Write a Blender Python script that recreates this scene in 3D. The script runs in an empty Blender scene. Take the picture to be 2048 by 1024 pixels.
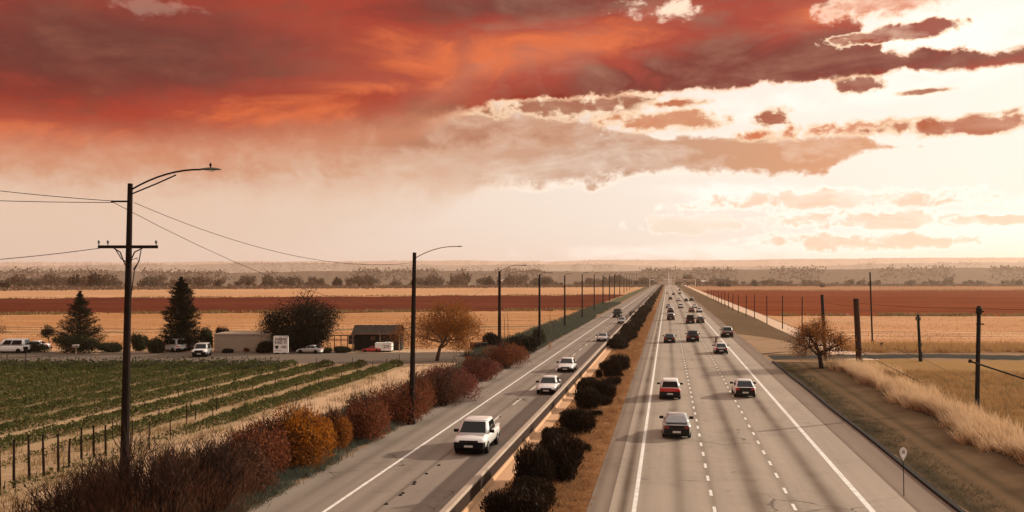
import bpy, math, random
import numpy as np
from mathutils import Vector

# ------------------------------------------------------------------ camera
scene = bpy.context.scene
COL = scene.collection
F_PX = 1991.0                      # focal length in pixels of the 2048 px wide photograph
HORIZON = 556.0                    # photo row of the flat horizon
CAM_H = 10.5
YAW = math.atan((1335.0 - 1024.0) / F_PX)   # the road runs along +Y, the camera looks left of it
cy_, sy_ = math.cos(YAW), math.sin(YAW)

cam_data = bpy.data.cameras.new("camera")
cam_data.sensor_width = 36.0
cam_data.lens = 36.0 * F_PX / 2048.0
cam_data.shift_y = (HORIZON - 512.0) / 2048.0
cam_data.clip_start = 0.5
cam_data.clip_end = 30000.0
cam = bpy.data.objects.new("camera", cam_data)
cam.location = (0, 0, CAM_H)
cam.rotation_euler = (math.pi / 2, 0, YAW)
COL.objects.link(cam)
scene.camera = cam

# ------------------------------------------------------------------ sky
SUN_AZ = math.radians(60.0)        # to the right of the camera's heading
SUN_EL = math.radians(19.0)
world = bpy.data.worlds.new("World")
scene.world = world
world.use_nodes = True
WT = world.node_tree
for n in list(WT.nodes):
    WT.nodes.remove(n)


class E:
    """tiny expression wrapper over shader math nodes"""
    tree = None

    def __init__(self, sock):
        self.s = sock

    def _op(self, op, *a, clamp=False):
        n = E.tree.nodes.new("ShaderNodeMath")
        n.operation = op
        n.use_clamp = clamp
        for i, v in enumerate(a):
            if isinstance(v, E):
                E.tree.links.new(v.s, n.inputs[i])
            else:
                n.inputs[i].default_value = float(v)
        return E(n.outputs[0])

    def __add__(self, o): return self._op("ADD", self, o)
    def __radd__(self, o): return self._op("ADD", o, self)
    def __sub__(self, o): return self._op("SUBTRACT", self, o)
    def __rsub__(self, o): return self._op("SUBTRACT", o, self)
    def __mul__(self, o): return self._op("MULTIPLY", self, o)
    def __rmul__(self, o): return self._op("MULTIPLY", o, self)
    def __truediv__(self, o): return self._op("DIVIDE", self, o)
    def __neg__(self): return self._op("MULTIPLY", self, -1.0)
    def clamp(self): return self._op("ADD", self, 0.0, clamp=True)
    def exp(self): return self._op("EXPONENT", self)
    def max(self, o): return self._op("MAXIMUM", self, o)
    def min(self, o): return self._op("MINIMUM", self, o)
    def abs(self): return self._op("ABSOLUTE", self)

    def sstep(self, a, b):
        n = E.tree.nodes.new("ShaderNodeMapRange")
        n.interpolation_type = "SMOOTHSTEP"
        E.tree.links.new(self.s, n.inputs["Value"])
        for key, v in (("From Min", a), ("From Max", b)):
            if isinstance(v, E):
                E.tree.links.new(v.s, n.inputs[key])
            else:
                n.inputs[key].default_value = v
        return E(n.outputs["Result"])

    def curve(self, pts, lo, hi, vlo=-400.0, vhi=700.0):
        """piecewise curve of this value; pts are (input, output)"""
        t = (self - lo) * (1.0 / (hi - lo))
        n = E.tree.nodes.new("ShaderNodeFloatCurve")
        E.tree.links.new(t.clamp().s, n.inputs["Value"])
        c = n.mapping.curves[0]
        P = sorted(((p[0] - lo) / (hi - lo), (p[1] - vlo) / (vhi - vlo)) for p in pts)
        while len(c.points) < len(P):
            c.points.new(0.5, 0.5)
        for q, p in zip(c.points, P):
            q.location = p
            q.handle_type = "AUTO_CLAMPED"
        n.mapping.update()
        return E(n.outputs[0]) * (vhi - vlo) + vlo


E.tree = WT


def wnode(t):
    return WT.nodes.new(t)


def noise(vec, scale, detail=6.0, rough=0.55, dist=0.0, loc=(0, 0, 0), tree=None):
    T = E.tree
    m = T.nodes.new("ShaderNodeMapping")
    m.inputs["Location"].default_value = loc
    T.links.new(vec, m.inputs["Vector"])
    n = T.nodes.new("ShaderNodeTexNoise")
    n.inputs["Scale"].default_value = scale
    n.inputs["Detail"].default_value = detail
    n.inputs["Roughness"].default_value = rough
    n.inputs["Distortion"].default_value = dist
    T.links.new(m.outputs[0], n.inputs["Vector"])
    return E(n.outputs["Fac"]) - 0.5


def mixc(a, b, f):
    n = E.tree.nodes.new("ShaderNodeMix")
    n.data_type = "RGBA"
    for key, v in ((6, a), (7, b)):
        if isinstance(v, (tuple, list)):
            n.inputs[key].default_value = (*v[:3], 1)
        else:
            E.tree.links.new(v, n.inputs[key])
    if isinstance(f, E):
        E.tree.links.new(f.s, n.inputs[0])
    else:
        n.inputs[0].default_value = f
    return n.outputs[2]


def srgb(r, g, b):
    def c(v):
        v /= 255.0
        return v / 12.92 if v <= 0.04045 else ((v + 0.055) / 1.055) ** 2.4
    return (c(r), c(g), c(b))


def build_sky():
    tc = wnode("ShaderNodeTexCoord")
    sep = wnode("ShaderNodeSeparateXYZ")
    WT.links.new(tc.outputs["Generated"], sep.inputs[0])
    dx, dy, dz = (E(sep.outputs[i]) for i in range(3))
    r = dx * cy_ + dy * sy_            # to the right of the heading
    f = dy * cy_ - dx * sy_            # along the heading
    h = (r * r + f * f)._op("SQRT", r * r + f * f).max(0.001)
    az = r._op("ARCTAN2", r, f)
    el = dz._op("ARCTAN2", dz, h)
    # degrees-like units: 1 unit = 1/1991 rad, so that features are easy to place
    X = az * F_PX
    Y = 0.0 - el * F_PX                # negative above the horizon
    cmb = wnode("ShaderNodeCombineXYZ")
    WT.links.new((r / h).s, cmb.inputs[0]); WT.links.new((f / h).s, cmb.inputs[1]); WT.links.new((el * 3.2).s, cmb.inputs[2])
    vec = cmb.outputs[0]               # stretched: clouds lie flat
    cm2 = wnode("ShaderNodeCombineXYZ")
    WT.links.new((r / h).s, cm2.inputs[0]); WT.links.new((f / h).s, cm2.inputs[1]); WT.links.new((el * 1.3).s, cm2.inputs[2])
    vec2 = cm2.outputs[0]              # puffs

    def ax(px): return math.atan((px - 1024.0) / F_PX) * F_PX
    def ey(px, py): return -math.atan((HORIZON - py) / math.hypot(F_PX, px - 1024.0)) * F_PX
    def cv(pts, lo=-2200.0, hi=2200.0):
        q = [(ax(p[0]) if abs(p[0]) < 4000 else p[0], ey(*p) if p[1] > -300 else p[1] - HORIZON) for p in pts]
        q = [(lo, q[0][1])] + q + [(hi, q[-1][1])]
        return X.curve(q, lo, hi, -1600.0, 300.0)
    def val(pts, lo=-2200.0, hi=2200.0, vmax=400.0):
        q = [(ax(p[0]), p[1]) for p in pts]
        q = [(lo, q[0][1])] + q + [(hi, q[-1][1])]
        return X.curve(q, lo, hi, 0.0, vmax)
    cxy = wnode("ShaderNodeCombineXYZ")
    WT.links.new(X.s, cxy.inputs[0]); WT.links.new(Y.s, cxy.inputs[1])
    def blob(px, py, wx, wy, slope=0.0):
        m = wnode("ShaderNodeMapping"); m.vector_type = "TEXTURE"
        m.inputs["Location"].default_value = (ax(px), ey(px, py), 0)
        m.inputs["Rotation"].default_value = (0, 0, math.atan(slope))
        m.inputs["Scale"].default_value = (wx, wy, 1)
        WT.links.new(cxy.outputs[0], m.inputs["Vector"])
        l = wnode("ShaderNodeVectorMath"); l.operation = "LENGTH"
        WT.links.new(m.outputs[0], l.inputs[0])
        return E(l.outputs["Value"]).sstep(1.75, 0.0)

    nbig = noise(vec, 2.2, 3, 0.5, 0.3, (3.1, 0, 0))
    nmid = noise(vec, 7.0, 5, 0.55, 0.5, (1.7, 4, 0))
    nfin = noise(vec2, 22.0, 4, 0.6, 0.6, (0, 2, 5))
    nstk = noise(vec, 14.0, 5, 0.6, 0.8, (5, 0, 2))
    nemb = noise(vec, 8.0, 6, 0.62, 0.7, (2.0, 1.0, 4.0)) - noise(vec, 8.0, 6, 0.62, 0.7, (2.018, 1.006, 4.035))
    npuf = noise(vec2, 48.0, 4, 0.62, 0.4, (9, 2, 5))

    # ---- clear hazy air behind the clouds
    sky = wnode("ShaderNodeTexSky")
    sky.sky_type = "NISHITA"
    sky.sun_disc = False
    sky.sun_elevation = SUN_EL
    sky.sun_rotation = SUN_AZ - YAW
    sky.air_density = 1.6
    sky.dust_density = 4.0
    sky.ozone_density = 0.6
    sc = wnode("ShaderNodeVectorMath"); sc.operation = "SCALE"
    WT.links.new(sky.outputs[0], sc.inputs[0]); sc.inputs["Scale"].default_value = 0.085
    toright = X.sstep(-900.0, 900.0)
    veil = mixc(srgb(238, 212, 192), srgb(255, 245, 234), toright)
    low = Y.sstep(-90.0, 10.0)
    veil = mixc(veil, srgb(252, 233, 220), low * 0.75)
    veil = mixc(veil, srgb(255, 196, 146), Y.sstep(-95.0, -20.0) * X.sstep(250.0, 950.0) * 0.9)
    base = mixc(sc.outputs[0], veil, 0.93)

    # bright thin cloud on the right
    br = (blob(1900, 60, 240, 80) * 0.7 + blob(1500, 215, 420, 40, -0.08) * 0.55 + blob(1960, 470, 380, 60) * 0.9
          + blob(1450, 385, 200, 22) * 0.8 + blob(1500, 505, 600, 22) * 0.6)
    brm = (br + nstk * 2.6 * br.min(0.6) + nfin * 1.4 * br.min(0.5)).sstep(0.2, 0.9)
    base = mixc(base, (1.12, 1.05, 0.96), brm * 0.7)

    def layer(base, dens, core, lining, soft_a, soft_b, line_w=0.35, opac=1.0, tex=1.0):
        """dens 0 = edge; lining seen where the cloud is thin, core where it is thick"""
        a = dens.sstep(soft_a, soft_b)
        c = mixc(lining, core, dens.sstep(0.0, line_w) * (inner * tex + (1.0 - 0.16 * tex)).clamp())
        return mixc(base, c, a * opac)

    inner = nmid * 1.1 + nfin * 0.8 + nstk * 0.8 + nemb * 2.0

    # ---- pale tan bands low on the right
    def streak(px, py, wx, wy, slope=0.0, amp=1.0):
        b = blob(px, py, wx, wy, slope)
        return b * 1.1 + streak_n * amp * (b * 5.0).min(1.0) - 0.45
    streak_n = nstk * 1.7 + nfin * 2.0 + npuf * 1.9
    pale = srgb(246, 208, 178)
    hot = (1.12, 1.03, 0.92)
    for s in ((1690, 400, 300, 22, 0.0), (1770, 440, 170, 20, 0.02), (1740, 482, 220, 17, 0.0), (1990, 440, 70, 10, 0.0)):
        base = layer(base, streak(*s), pale, hot, -0.35, 0.2, 0.45, 0.85)
    base = layer(base, streak(1400, 445, 160, 20), srgb(246, 226, 202), hot, -0.1, 0.1, 0.2, 0.6)

    # ---- the long tan cloud across the middle
    lowB = cv([(0, 480), (500, 470), (800, 425), (1000, 386), (1150, 372), (1350, 356), (1500, 348), (1600, 352), (1700, 322), (1775, 296), (1850, 285), (2100, 280)])
    upB = cv([(0, 180), (900, 190), (1120, 222), (1250, 262), (1450, 272), (1600, 262), (1700, 266), (1775, 292), (1850, 300), (2100, 320)])
    sofB = val([(0, 130), (500, 110), (850, 60), (1000, 14), (1200, 8), (2100, 7)])
    edge = (lowB - Y).min((Y - upB) * 1.2) + (nfin * 60.0 + nmid * 40.0 + npuf * 45.0)
    dB = edge / sofB
    colB = mixc(srgb(208, 164, 136), srgb(186, 140, 112), X.sstep(-900.0, 100.0))
    colB = mixc(colB, srgb(216, 146, 98), X.sstep(200.0, 700.0))
    colB = mixc(colB, srgb(206, 150, 118), (nmid * 2.0 + 0.4).clamp() * 0.5)
    # paler towards its lower edge on the left
    colB = mixc(colB, srgb(228, 194, 168), ((Y - lowB) * (1 / 150.0)).sstep(-1.0, 0.0) * X.sstep(200.0, -300.0))
    linB = mixc(srgb(228, 198, 174), (1.04, 0.90, 0.76), X.sstep(-150.0, 60.0))
    base = layer(base, dB, colB, linB, -0.8, 0.9, 2.2, 0.94, 0.7)

    # grey-rose belly hanging under the deck
    base = layer(base, streak(780, 262, 430, 62, -0.05, 0.6), srgb(172, 112, 86), srgb(208, 158, 130), -0.5, 0.6, 0.8, 0.85, 0.6)
    base = layer(base, streak(250, 330, 520, 46, 0.0, 0.5), srgb(204, 142, 108), srgb(218, 174, 146), -0.5, 0.6, 0.8, 0.7, 0.6)
    # ---- broken small clouds between the deck and the tan cloud
    for s, c in (((1130, 215, 190, 22, -0.02), srgb(158, 92, 66)), ((1345, 208, 60, 9, -0.05), srgb(186, 98, 60)),
                 ((1330, 240, 110, 20, 0.0), srgb(204, 130, 90)), ((1545, 234, 34, 17, 0.0, 1.5), srgb(160, 74, 44)),
                 ((1700, 258, 170, 15, -0.03), srgb(206, 112, 70)), ((2000, 243, 260, 17, -0.02), srgb(172, 80, 48)),
                 ((1855, 182, 45, 5, -0.03), srgb(160, 90, 66)), ((1715, 164, 42, 18, 0.0, 1.6), srgb(138, 52, 32))):
        base = layer(base, streak(*s), c, srgb(250, 214, 178), -0.35, 0.2, 0.42, 0.95, 0.35)

    # ---- the red deck
    lowD = cv([(0, 340), (300, 335), (600, 318), (800, 285), (930, 228), (1000, 205), (1150, 197), (1300, 187), (1450, 180), (1600, 166), (1750, 152), (1900, 143), (2048, 136), (2500, 118)])
    upD = cv([(0, -900), (1400, -900), (1560, -640), (1690, -20), (1735, 55), (1790, 92), (1850, 100), (1950, 98), (2048, 92), (2500, 74)])
    sofD = val([(0, 75), (500, 75), (800, 55), (920, 20), (1000, 9), (1300, 8), (2500, 7)])
    edge = (lowD - Y + nfin * 34.0 + npuf * 38.0).min((Y - upD) * 0.9 + (nfin * 130.0 + nmid * 40.0 + npuf * 80.0) * val([(0, 1.0), (1700, 1.0), (1800, 0.45), (2500, 0.4)], vmax=2.0))
    dD = edge / sofD
    glow = (blob(960, 115, 330, 62, -0.08) * 1.0 + blob(520, 225, 230, 42, 0.0) * 0.95 + blob(20, 262, 190, 40) * 0.95
            + blob(1800, 0, 220, 36) * 1.0 + blob(700, 172, 190, 12) * 0.55 + blob(1250, 60, 170, 40, -0.3) * 0.35
            + blob(1620, 40, 130, 22, -0.15) * 0.55 + blob(560, 70, 140, 50) * 0.2)
    dark = (blob(140, 120, 380, 90) * 0.8 + blob(1350, 145, 420, 40, -0.08) * 0.85 + blob(950, 30, 240, 30) * 0.5
            + blob(1000, 240, 260, 30) * 0.45 + blob(1750, 130, 320, 22, -0.06) * 0.6)
    g = (glow - dark * 0.72 + nbig * 1.1 + nmid * 0.9 + nstk * 0.5 + nfin * 0.35 + nemb * 2.2 - 0.06)
    colD = mixc(srgb(112, 22, 17), srgb(162, 50, 33), g.sstep(-0.65, 0.25))
    colD = mixc(colD, srgb(218, 104, 56), g.sstep(0.25, 1.25))
    colD = mixc(colD, srgb(92, 44, 40), ((blob(260, 90, 420, 90) + blob(1080, 12, 260, 26) + blob(900, 262, 240, 26)) * (nmid * 1.4 + nfin * 0.7 + 1.0)).sstep(0.15, 1.0) * 0.7)
    # soft rose underside fading into the air on the left
    colD = mixc(srgb(214, 150, 116), colD, ((lowD - Y) * (1 / 120.0)).sstep(-0.3, 0.9).max(X.sstep(-520.0, 40.0)))
    linD = mixc(srgb(206, 134, 100), (1.05, 0.62, 0.38), X.sstep(-200.0, 0.0))
    base = layer(base, dD, colD, linD, -0.5, 0.8, 1.2, 0.97, 0.22)
    base = layer(base, streak(1790, 2, 120, 30, -0.1, 0.8), srgb(214, 112, 70), (1.1, 0.8, 0.6), -0.25, 0.25, 0.5, 0.9)
    # bright rents in the deck
    for px_, py_, wx_, wy_, k_ in ((1335, 18, 120, 26, 0.95), (265, 10, 120, 22, 0.14)):
        rb = blob(px_, py_, wx_, wy_)
        rent = (rb + (nfin * 2.2 + npuf * 1.6 + nstk * 1.2) * (rb * 4.0).min(1.0) - 0.62).sstep(-0.08, 0.45)
        base = mixc(base, (1.08, 0.80, 0.60), rent * k_)
    # tongue at the right end
    tb = blob(1790, 66, 130, 16, -0.08)
    tong = tb + (nfin * 1.4 + npuf * 1.2) * (tb * 5.0).min(1.0) - 0.40
    base = layer(base, tong, srgb(146, 50, 32), (1.1, 0.8, 0.55), -0.1, 0.06, 0.2, 0.95)

    # overhead and behind the clouds go on, a little thicker and greyer
    bg = wnode("ShaderNodeBackground")
    WT.links.new(base, bg.inputs["Color"])
    bg.inputs["Strength"].default_value = 1.0
    out = wnode("ShaderNodeOutputWorld")
    WT.links.new(bg.outputs[0], out.inputs["Surface"])


build_sky()
world.cycles.sampling_method = "MANUAL"
world.cycles.sample_map_resolution = 512

# ------------------------------------------------------------------ sun
sun_data = bpy.data.lights.new("sun", "SUN")
sun_data.energy = 5.0
sun_data.angle = math.radians(0.8)
sun_data.color = (1.0, 0.85, 0.68)
sun = bpy.data.objects.new("sun", sun_data)
_r = Vector((cy_, sy_, 0)); _f = Vector((-sy_, cy_, 0))
to_sun = (_f * math.cos(SUN_AZ) + _r * math.sin(SUN_AZ)) * math.cos(SUN_EL) + Vector((0, 0, math.sin(SUN_EL)))
sun.rotation_euler = to_sun.to_track_quat("Z", "Y").to_euler()
COL.objects.link(sun)

# ------------------------------------------------------------------ exposure and render settings
vs = scene.view_settings
vs.view_transform = "Standard"
vs.look = "None"
vs.exposure = 0.1
vs.gamma = 1.0
vs.use_curve_mapping = False
scene.render.film_transparent = False
scene.render.engine = "CYCLES"
cyc = scene.cycles
cyc.use_denoising = True
cyc.max_bounces = 6
cyc.diffuse_bounces = 3
cyc.glossy_bounces = 3
cyc.transmission_bounces = 4
cyc.transparent_max_bounces = 8
cyc.volume_bounces = 1
cyc.volume_max_steps = 64
cyc.sample_clamp_indirect = 6.0
cyc.use_adaptive_sampling = True

# ================================================================== helpers
rng = np.random.default_rng(7)
random.seed(7)


def at(px, py, z=0.0):
    """world point seen at a photo pixel, standing at height z"""
    s = (CAM_H - z) / (py - HORIZON)
    r_, d_ = (px - 1024.0) * s, F_PX * s
    return Vector((r_ * cy_ - d_ * sy_, r_ * sy_ + d_ * cy_, z))


def atd(px, d, z=0.0):
    """world point at photo column px, depth d"""
    r_ = (px - 1024.0) * d / F_PX
    return Vector((r_ * cy_ - d * sy_, r_ * sy_ + d * cy_, z))


def depth(p):
    return -p[0] * sy_ + p[1] * cy_


def hz(py, d):
    """height of something seen at row py and depth d"""
    return CAM_H - d * (py - HORIZON) / F_PX


def row_y(x, px):
    """y along the road where the line at lateral x crosses photo column px"""
    # px = 1335 + (py-HORIZON) * x / (CAM_H cos)
    t = (px - 1335.0) * CAM_H * cy_ / x
    return at(px, HORIZON + t).y


# ---------------------------------------------------------------- materials
MATS = {}


def new_mat(name):
    m = bpy.data.materials.new(name)
    m.use_nodes = True
    E.tree = m.node_tree
    b = m.node_tree.nodes["Principled BSDF"]
    return m, m.node_tree, b


def wpos(T, scale=(1, 1, 1), rot=0.0):
    g = T.nodes.new("ShaderNodeNewGeometry")
    m = T.nodes.new("ShaderNodeMapping")
    m.inputs["Scale"].default_value = scale
    m.inputs["Rotation"].default_value = (0, 0, rot)
    T.links.new(g.outputs["Position"], m.inputs["Vector"])
    return m.outputs[0]


def add_bump(T, b, h, strength=0.3, dist=0.05):
    n = T.nodes.new("ShaderNodeBump")
    n.inputs["Strength"].default_value = strength
    n.inputs["Distance"].default_value = dist
    T.links.new(h.s if isinstance(h, E) else h, n.inputs["Height"])
    T.links.new(n.outputs[0], b.inputs["Normal"])


def soil(name, c1, c2, c3, s1=0.05, s2=0.6, s3=6.0, bump=0.4, bdist=0.08, stretch=(1, 1, 1), rot=0.0, rough=0.95, fine=0.5, mid=1.0):
    """ground of three tones broken up at three scales"""
    m, T, b = new_mat(name)
    v = wpos(T, stretch, rot)
    n1, n2, n3 = noise(v, s1, 4, 0.6), noise(v, s2, 5, 0.6, 0.4, (3, 1, 0)), noise(v, s3, 4, 0.65, 0, (7, 2, 0))
    c = mixc(c1, c2, (n1 * 2.0 + n2 * 1.6 * mid + 0.5).clamp())
    c = mixc(c, c3, (n3 * 2.4 * fine + n2 * 1.2 * mid + 0.22).clamp())
    T.links.new(c, b.inputs["Base Color"])
    b.inputs["Roughness"].default_value = rough
    b.inputs["Specular IOR Level"].default_value = 0.0
    if bump:
        add_bump(T, b, n3 + n2 * 1.5, bump, bdist)
    MATS[name] = m
    return m


def plain(name, c, rough=0.6, var=0.12, scale=3.0, metal=0.0, spec=None, bump=0.0, coat=0.0):
    if spec is None:
        spec = 0.06 if max(c) < 0.06 else 0.3
    m, T, b = new_mat(name)
    tc = T.nodes.new("ShaderNodeTexCoord")
    n = noise(tc.outputs["Object"], scale, 5, 0.6)
    n2 = noise(tc.outputs["Object"], scale * 7, 3, 0.6, 0, (4, 4, 1))
    k = (n * 1.6 + n2 * 0.9) * 2.0 * var
    dark = tuple(v * 0.5 for v in c); lite = tuple(min(1, v * 1.5) for v in c)
    col = mixc(c, dark, k.max(0.0).min(1.0))
    col = mixc(col, lite, (k * -1.0).max(0.0).min(1.0))
    T.links.new(col, b.inputs["Base Color"])
    b.inputs["Roughness"].default_value = rough
    b.inputs["Metallic"].default_value = metal
    b.inputs["Specular IOR Level"].default_value = spec
    if coat:
        b.inputs["Coat Weight"].default_value = coat
        b.inputs["Coat Roughness"].default_value = 0.08
    if bump:
        add_bump(T, b, n2, bump, 0.02)
    MATS[name] = m
    return m


def leaf(name, c1, c2, c3, trans=0.35, rough=0.6, clump=0.6):
    """foliage: colour differs leaf by leaf and clump by clump"""
    m, T, b = new_mat(name)
    g = T.nodes.new("ShaderNodeNewGeometry")
    rnd = E(g.outputs["Random Per Island"])
    n = noise(g.outputs["Position"], clump, 3, 0.6)
    c = mixc(c1, c2, (rnd * 0.75 + n * 1.4 + 0.1).clamp())
    c = mixc(c, c3, ((rnd * 7.13)._op("FRACT", rnd * 7.13) * 0.9 + n * 1.5 - 0.45).clamp())
    T.links.new(c, b.inputs["Base Color"])
    b.inputs["Roughness"].default_value = rough
    b.inputs["Specular IOR Level"].default_value = 0.04
    tr = T.nodes.new("ShaderNodeBsdfTranslucent")
    T.links.new(c, tr.inputs["Color"])
    mx = T.nodes.new("ShaderNodeMixShader")
    mx.inputs[0].default_value = trans
    out = T.nodes["Material Output"]
    T.links.new(b.outputs[0], mx.inputs[1]); T.links.new(tr.outputs[0], mx.inputs[2])
    T.links.new(mx.outputs[0], out.inputs["Surface"])
    MATS[name] = m
    return m


def concrete_road(name, base, dark, streaks, spec=0.12):
    """worn pavement: long oily streaks at given lateral positions, patches, grain, cracks"""
    m, T, b = new_mat(name)
    g = T.nodes.new("ShaderNodeNewGeometry")
    sp = T.nodes.new("ShaderNodeSeparateXYZ")
    T.links.new(g.outputs["Position"], sp.inputs[0])
    x, y = E(sp.outputs[0]), E(sp.outputs[1])
    v = wpos(T); vl = wpos(T, (1.0, 0.035, 1.0)); vl2 = wpos(T, (2.2, 0.012, 1.0))
    nl = noise(vl, 1.1, 5, 0.6); nl2 = noise(vl2, 1.6, 4, 0.6)
    nb = noise(v, 0.12, 4, 0.6); ng = noise(v, 14.0, 3, 0.7); nm = noise(v, 1.2, 5, 0.6)
    acc = None
    for sx, sw, k in streaks:
        u = (x - sx + nl * 0.14) * (1.0 / sw)
        e = (-(u * u)).exp() * k
        acc = e if acc is None else acc.max(e)
    lite = tuple(min(1.0, c * 1.22) for c in base)
    c = mixc(base, lite, (nl * 2.2 + nl2 * 1.6 + 0.4).clamp())
    c = mixc(c, tuple(q * 0.72 for q in base), (nb * 1.8 + nm * 1.2 + nl2 * 1.4 + 0.0).clamp())
    c = mixc(c, dark, (acc * (nl * 1.2 + nb * 1.2 + 0.85)).clamp())
    c = mixc(c, tuple(q * 0.55 for q in base), (ng * 1.5 + nm * 0.8 - 0.12).clamp() * 0.8)
    # fine cracks across and along
    vo = T.nodes.new("ShaderNodeTexVoronoi"); vo.feature = "DISTANCE_TO_EDGE"
    vo.inputs["Scale"].default_value = 0.16
    wob = T.nodes.new("ShaderNodeVectorMath"); wob.operation = "MULTIPLY_ADD"
    nz = T.nodes.new("ShaderNodeTexNoise"); nz.inputs["Scale"].default_value = 0.5; nz.inputs["Detail"].default_value = 4
    T.links.new(v, nz.inputs["Vector"])
    T.links.new(nz.outputs["Color"], wob.inputs[0]); wob.inputs[1].default_value = (2.5, 2.5, 0); T.links.new(v, wob.inputs[2])
    T.links.new(wob.outputs[0], vo.inputs["Vector"])
    crack = E(vo.outputs["Distance"]).sstep(0.012, 0.002) * (nb * 4.0 + nm * 1.5).sstep(0.1, 0.6)
    c = mixc(c, tuple(q * 0.35 for q in dark), crack * 0.75)
    T.links.new(c, b.inputs["Base Color"])
    b.inputs["Roughness"].default_value = 0.86
    b.inputs["Specular IOR Level"].default_value = spec
    add_bump(T, b, ng + nm * 0.4, 0.25, 0.015)
    MATS[name] = m
    return m


def S(r, g, b, k=1.0):
    return tuple(v * k for v in srgb(r, g, b))


soil("earth", (0.26, 0.17, 0.10), (0.33, 0.22, 0.14), (0.18, 0.11, 0.07))
soil("stubble", (0.38, 0.185, 0.080), (0.60, 0.345, 0.18), (0.25, 0.12, 0.052), 0.012, 0.05, 0.35, 0.5, 0.15, (0.14, 1.2, 1), -YAW, fine=1.4, mid=4.2)
soil("pale_stubble", (0.46, 0.245, 0.125), (0.64, 0.405, 0.24), (0.34, 0.18, 0.09), 0.012, 0.05, 0.35, 0.5, 0.15, (0.14, 1.2, 1), -YAW, fine=1.4, mid=4.2)
soil("ploughed", (0.098, 0.025, 0.014), (0.185, 0.054, 0.029), (0.072, 0.019, 0.012), 0.012, 0.05, 0.35, 0.5, 0.15, (0.14, 1.2, 1), -YAW, fine=1.4, mid=4.2)
soil("ploughed_warm", (0.155, 0.037, 0.015), (0.27, 0.075, 0.030), (0.11, 0.027, 0.012), 0.012, 0.05, 0.35, 0.5, 0.15, (0.14, 1.2, 1), -YAW, fine=1.4, mid=4.2)
soil("tan_field", (0.31, 0.155, 0.082), (0.45, 0.245, 0.145), (0.22, 0.105, 0.055), 0.012, 0.05, 0.35, 0.5, 0.15, (0.14, 1.2, 1), -YAW, fine=1.4, mid=4.2)
soil("sand", (0.48, 0.32, 0.20), (0.56, 0.39, 0.25), (0.36, 0.22, 0.13), 0.08, 0.7, 7.0, 0.5, 0.06, (1.3, 0.35, 1))
soil("vine_soil", (0.36, 0.24, 0.14), (0.44, 0.30, 0.18), (0.22, 0.15, 0.08), 0.1, 0.8, 8.0, 0.5, 0.06)
soil("weedy_soil", (0.20, 0.14, 0.072), (0.27, 0.185, 0.10), (0.11, 0.085, 0.042), 0.1, 0.8, 8.0, 0.5, 0.06)
soil("back_road", (0.15, 0.118, 0.092), (0.18, 0.143, 0.112), (0.105, 0.082, 0.064), 0.08, 0.5, 9.0, 0.3, 0.03, (0.4, 1.5, 1), -YAW)
soil("cold_road", (0.052, 0.052, 0.046), (0.085, 0.082, 0.072), (0.026, 0.026, 0.023), 0.08, 0.5, 6.0, 0.3, 0.03, (0.4, 1.5, 1), -YAW)
soil("verge_sand", (0.30, 0.20, 0.125), (0.38, 0.26, 0.17), (0.17, 0.11, 0.068), 0.07, 0.3, 4.0, 0.5, 0.05, (1, 1, 1), mid=1.6)
soil("verge_brown", (0.135, 0.092, 0.058), (0.19, 0.125, 0.078), (0.075, 0.056, 0.034), 0.07, 0.5, 5.0, 0.6, 0.06, (1.2, 0.4, 1))
soil("verge_green", (0.10, 0.10, 0.062), (0.14, 0.13, 0.08), (0.06, 0.068, 0.045), 0.08, 0.7, 6.0, 0.7, 0.1)
soil("red_shoulder", (0.25, 0.165, 0.115), (0.29, 0.20, 0.14), (0.19, 0.12, 0.08), 0.08, 0.6, 7.0, 0.35, 0.03, (1.6, 0.2, 1))
soil("median_soil", (0.22, 0.105, 0.045), (0.38, 0.20, 0.095), (0.07, 0.034, 0.018), 0.15, 1.1, 5.0, 0.9, 0.12, (0.45, 1.2, 1), mid=1.7)  # brown patches, plus dark crosswise bands standing in for bush shadows
soil("gold_field", (0.30, 0.175, 0.075), (0.36, 0.22, 0.10), (0.19, 0.13, 0.055), 0.06, 0.4, 4.0, 0.7, 0.1)
soil("path_sand", (0.60, 0.44, 0.32), (0.66, 0.50, 0.38), (0.50, 0.35, 0.24), 0.05, 0.4, 4.0, 0.3, 0.04)
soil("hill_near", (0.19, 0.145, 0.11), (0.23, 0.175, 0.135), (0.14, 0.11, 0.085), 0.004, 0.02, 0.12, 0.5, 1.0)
soil("hill_mid", (0.42, 0.34, 0.28), (0.46, 0.38, 0.31), (0.36, 0.29, 0.24), 0.004, 0.02, 0.12, 0.5, 1.0)  # paled in the colour to stand in for haze
soil("hill_far", (0.60, 0.47, 0.39), (0.63, 0.50, 0.42), (0.55, 0.43, 0.36), 0.003, 0.015, 0.1, 0.5, 1.0)  # palest ridge, distance haze mixed into the colour
concrete_road("concrete", (0.300, 0.248, 0.196), (0.095, 0.064, 0.044),
              [(0.55, 0.33, 0.62), (4.15, 0.42, 0.8), (7.55, 0.42, 0.8), (-2.0, 0.26, 1.0), (2.12, 0.22, 0.45), (5.74, 0.22, 0.40), (-1.1, 0.3, 0.25)])
concrete_road("asphalt_left", (0.215, 0.175, 0.142), (0.085, 0.062, 0.046),
              [(-12.95, 0.10, 0.75), (-14.1, 0.3, 0.35), (-11.2, 0.35, 0.30), (-17.2, 0.4, 0.5), (-16.0, 0.25, 0.25)])
concrete_road("dirt_track", (0.125, 0.082, 0.048), (0.034, 0.032, 0.021), [(13.8, 0.75, 0.95), (20.0, 0.6, 0.9), (16.6, 0.35, 0.55), (15.3, 0.3, 0.35)], 0.0)
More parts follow.
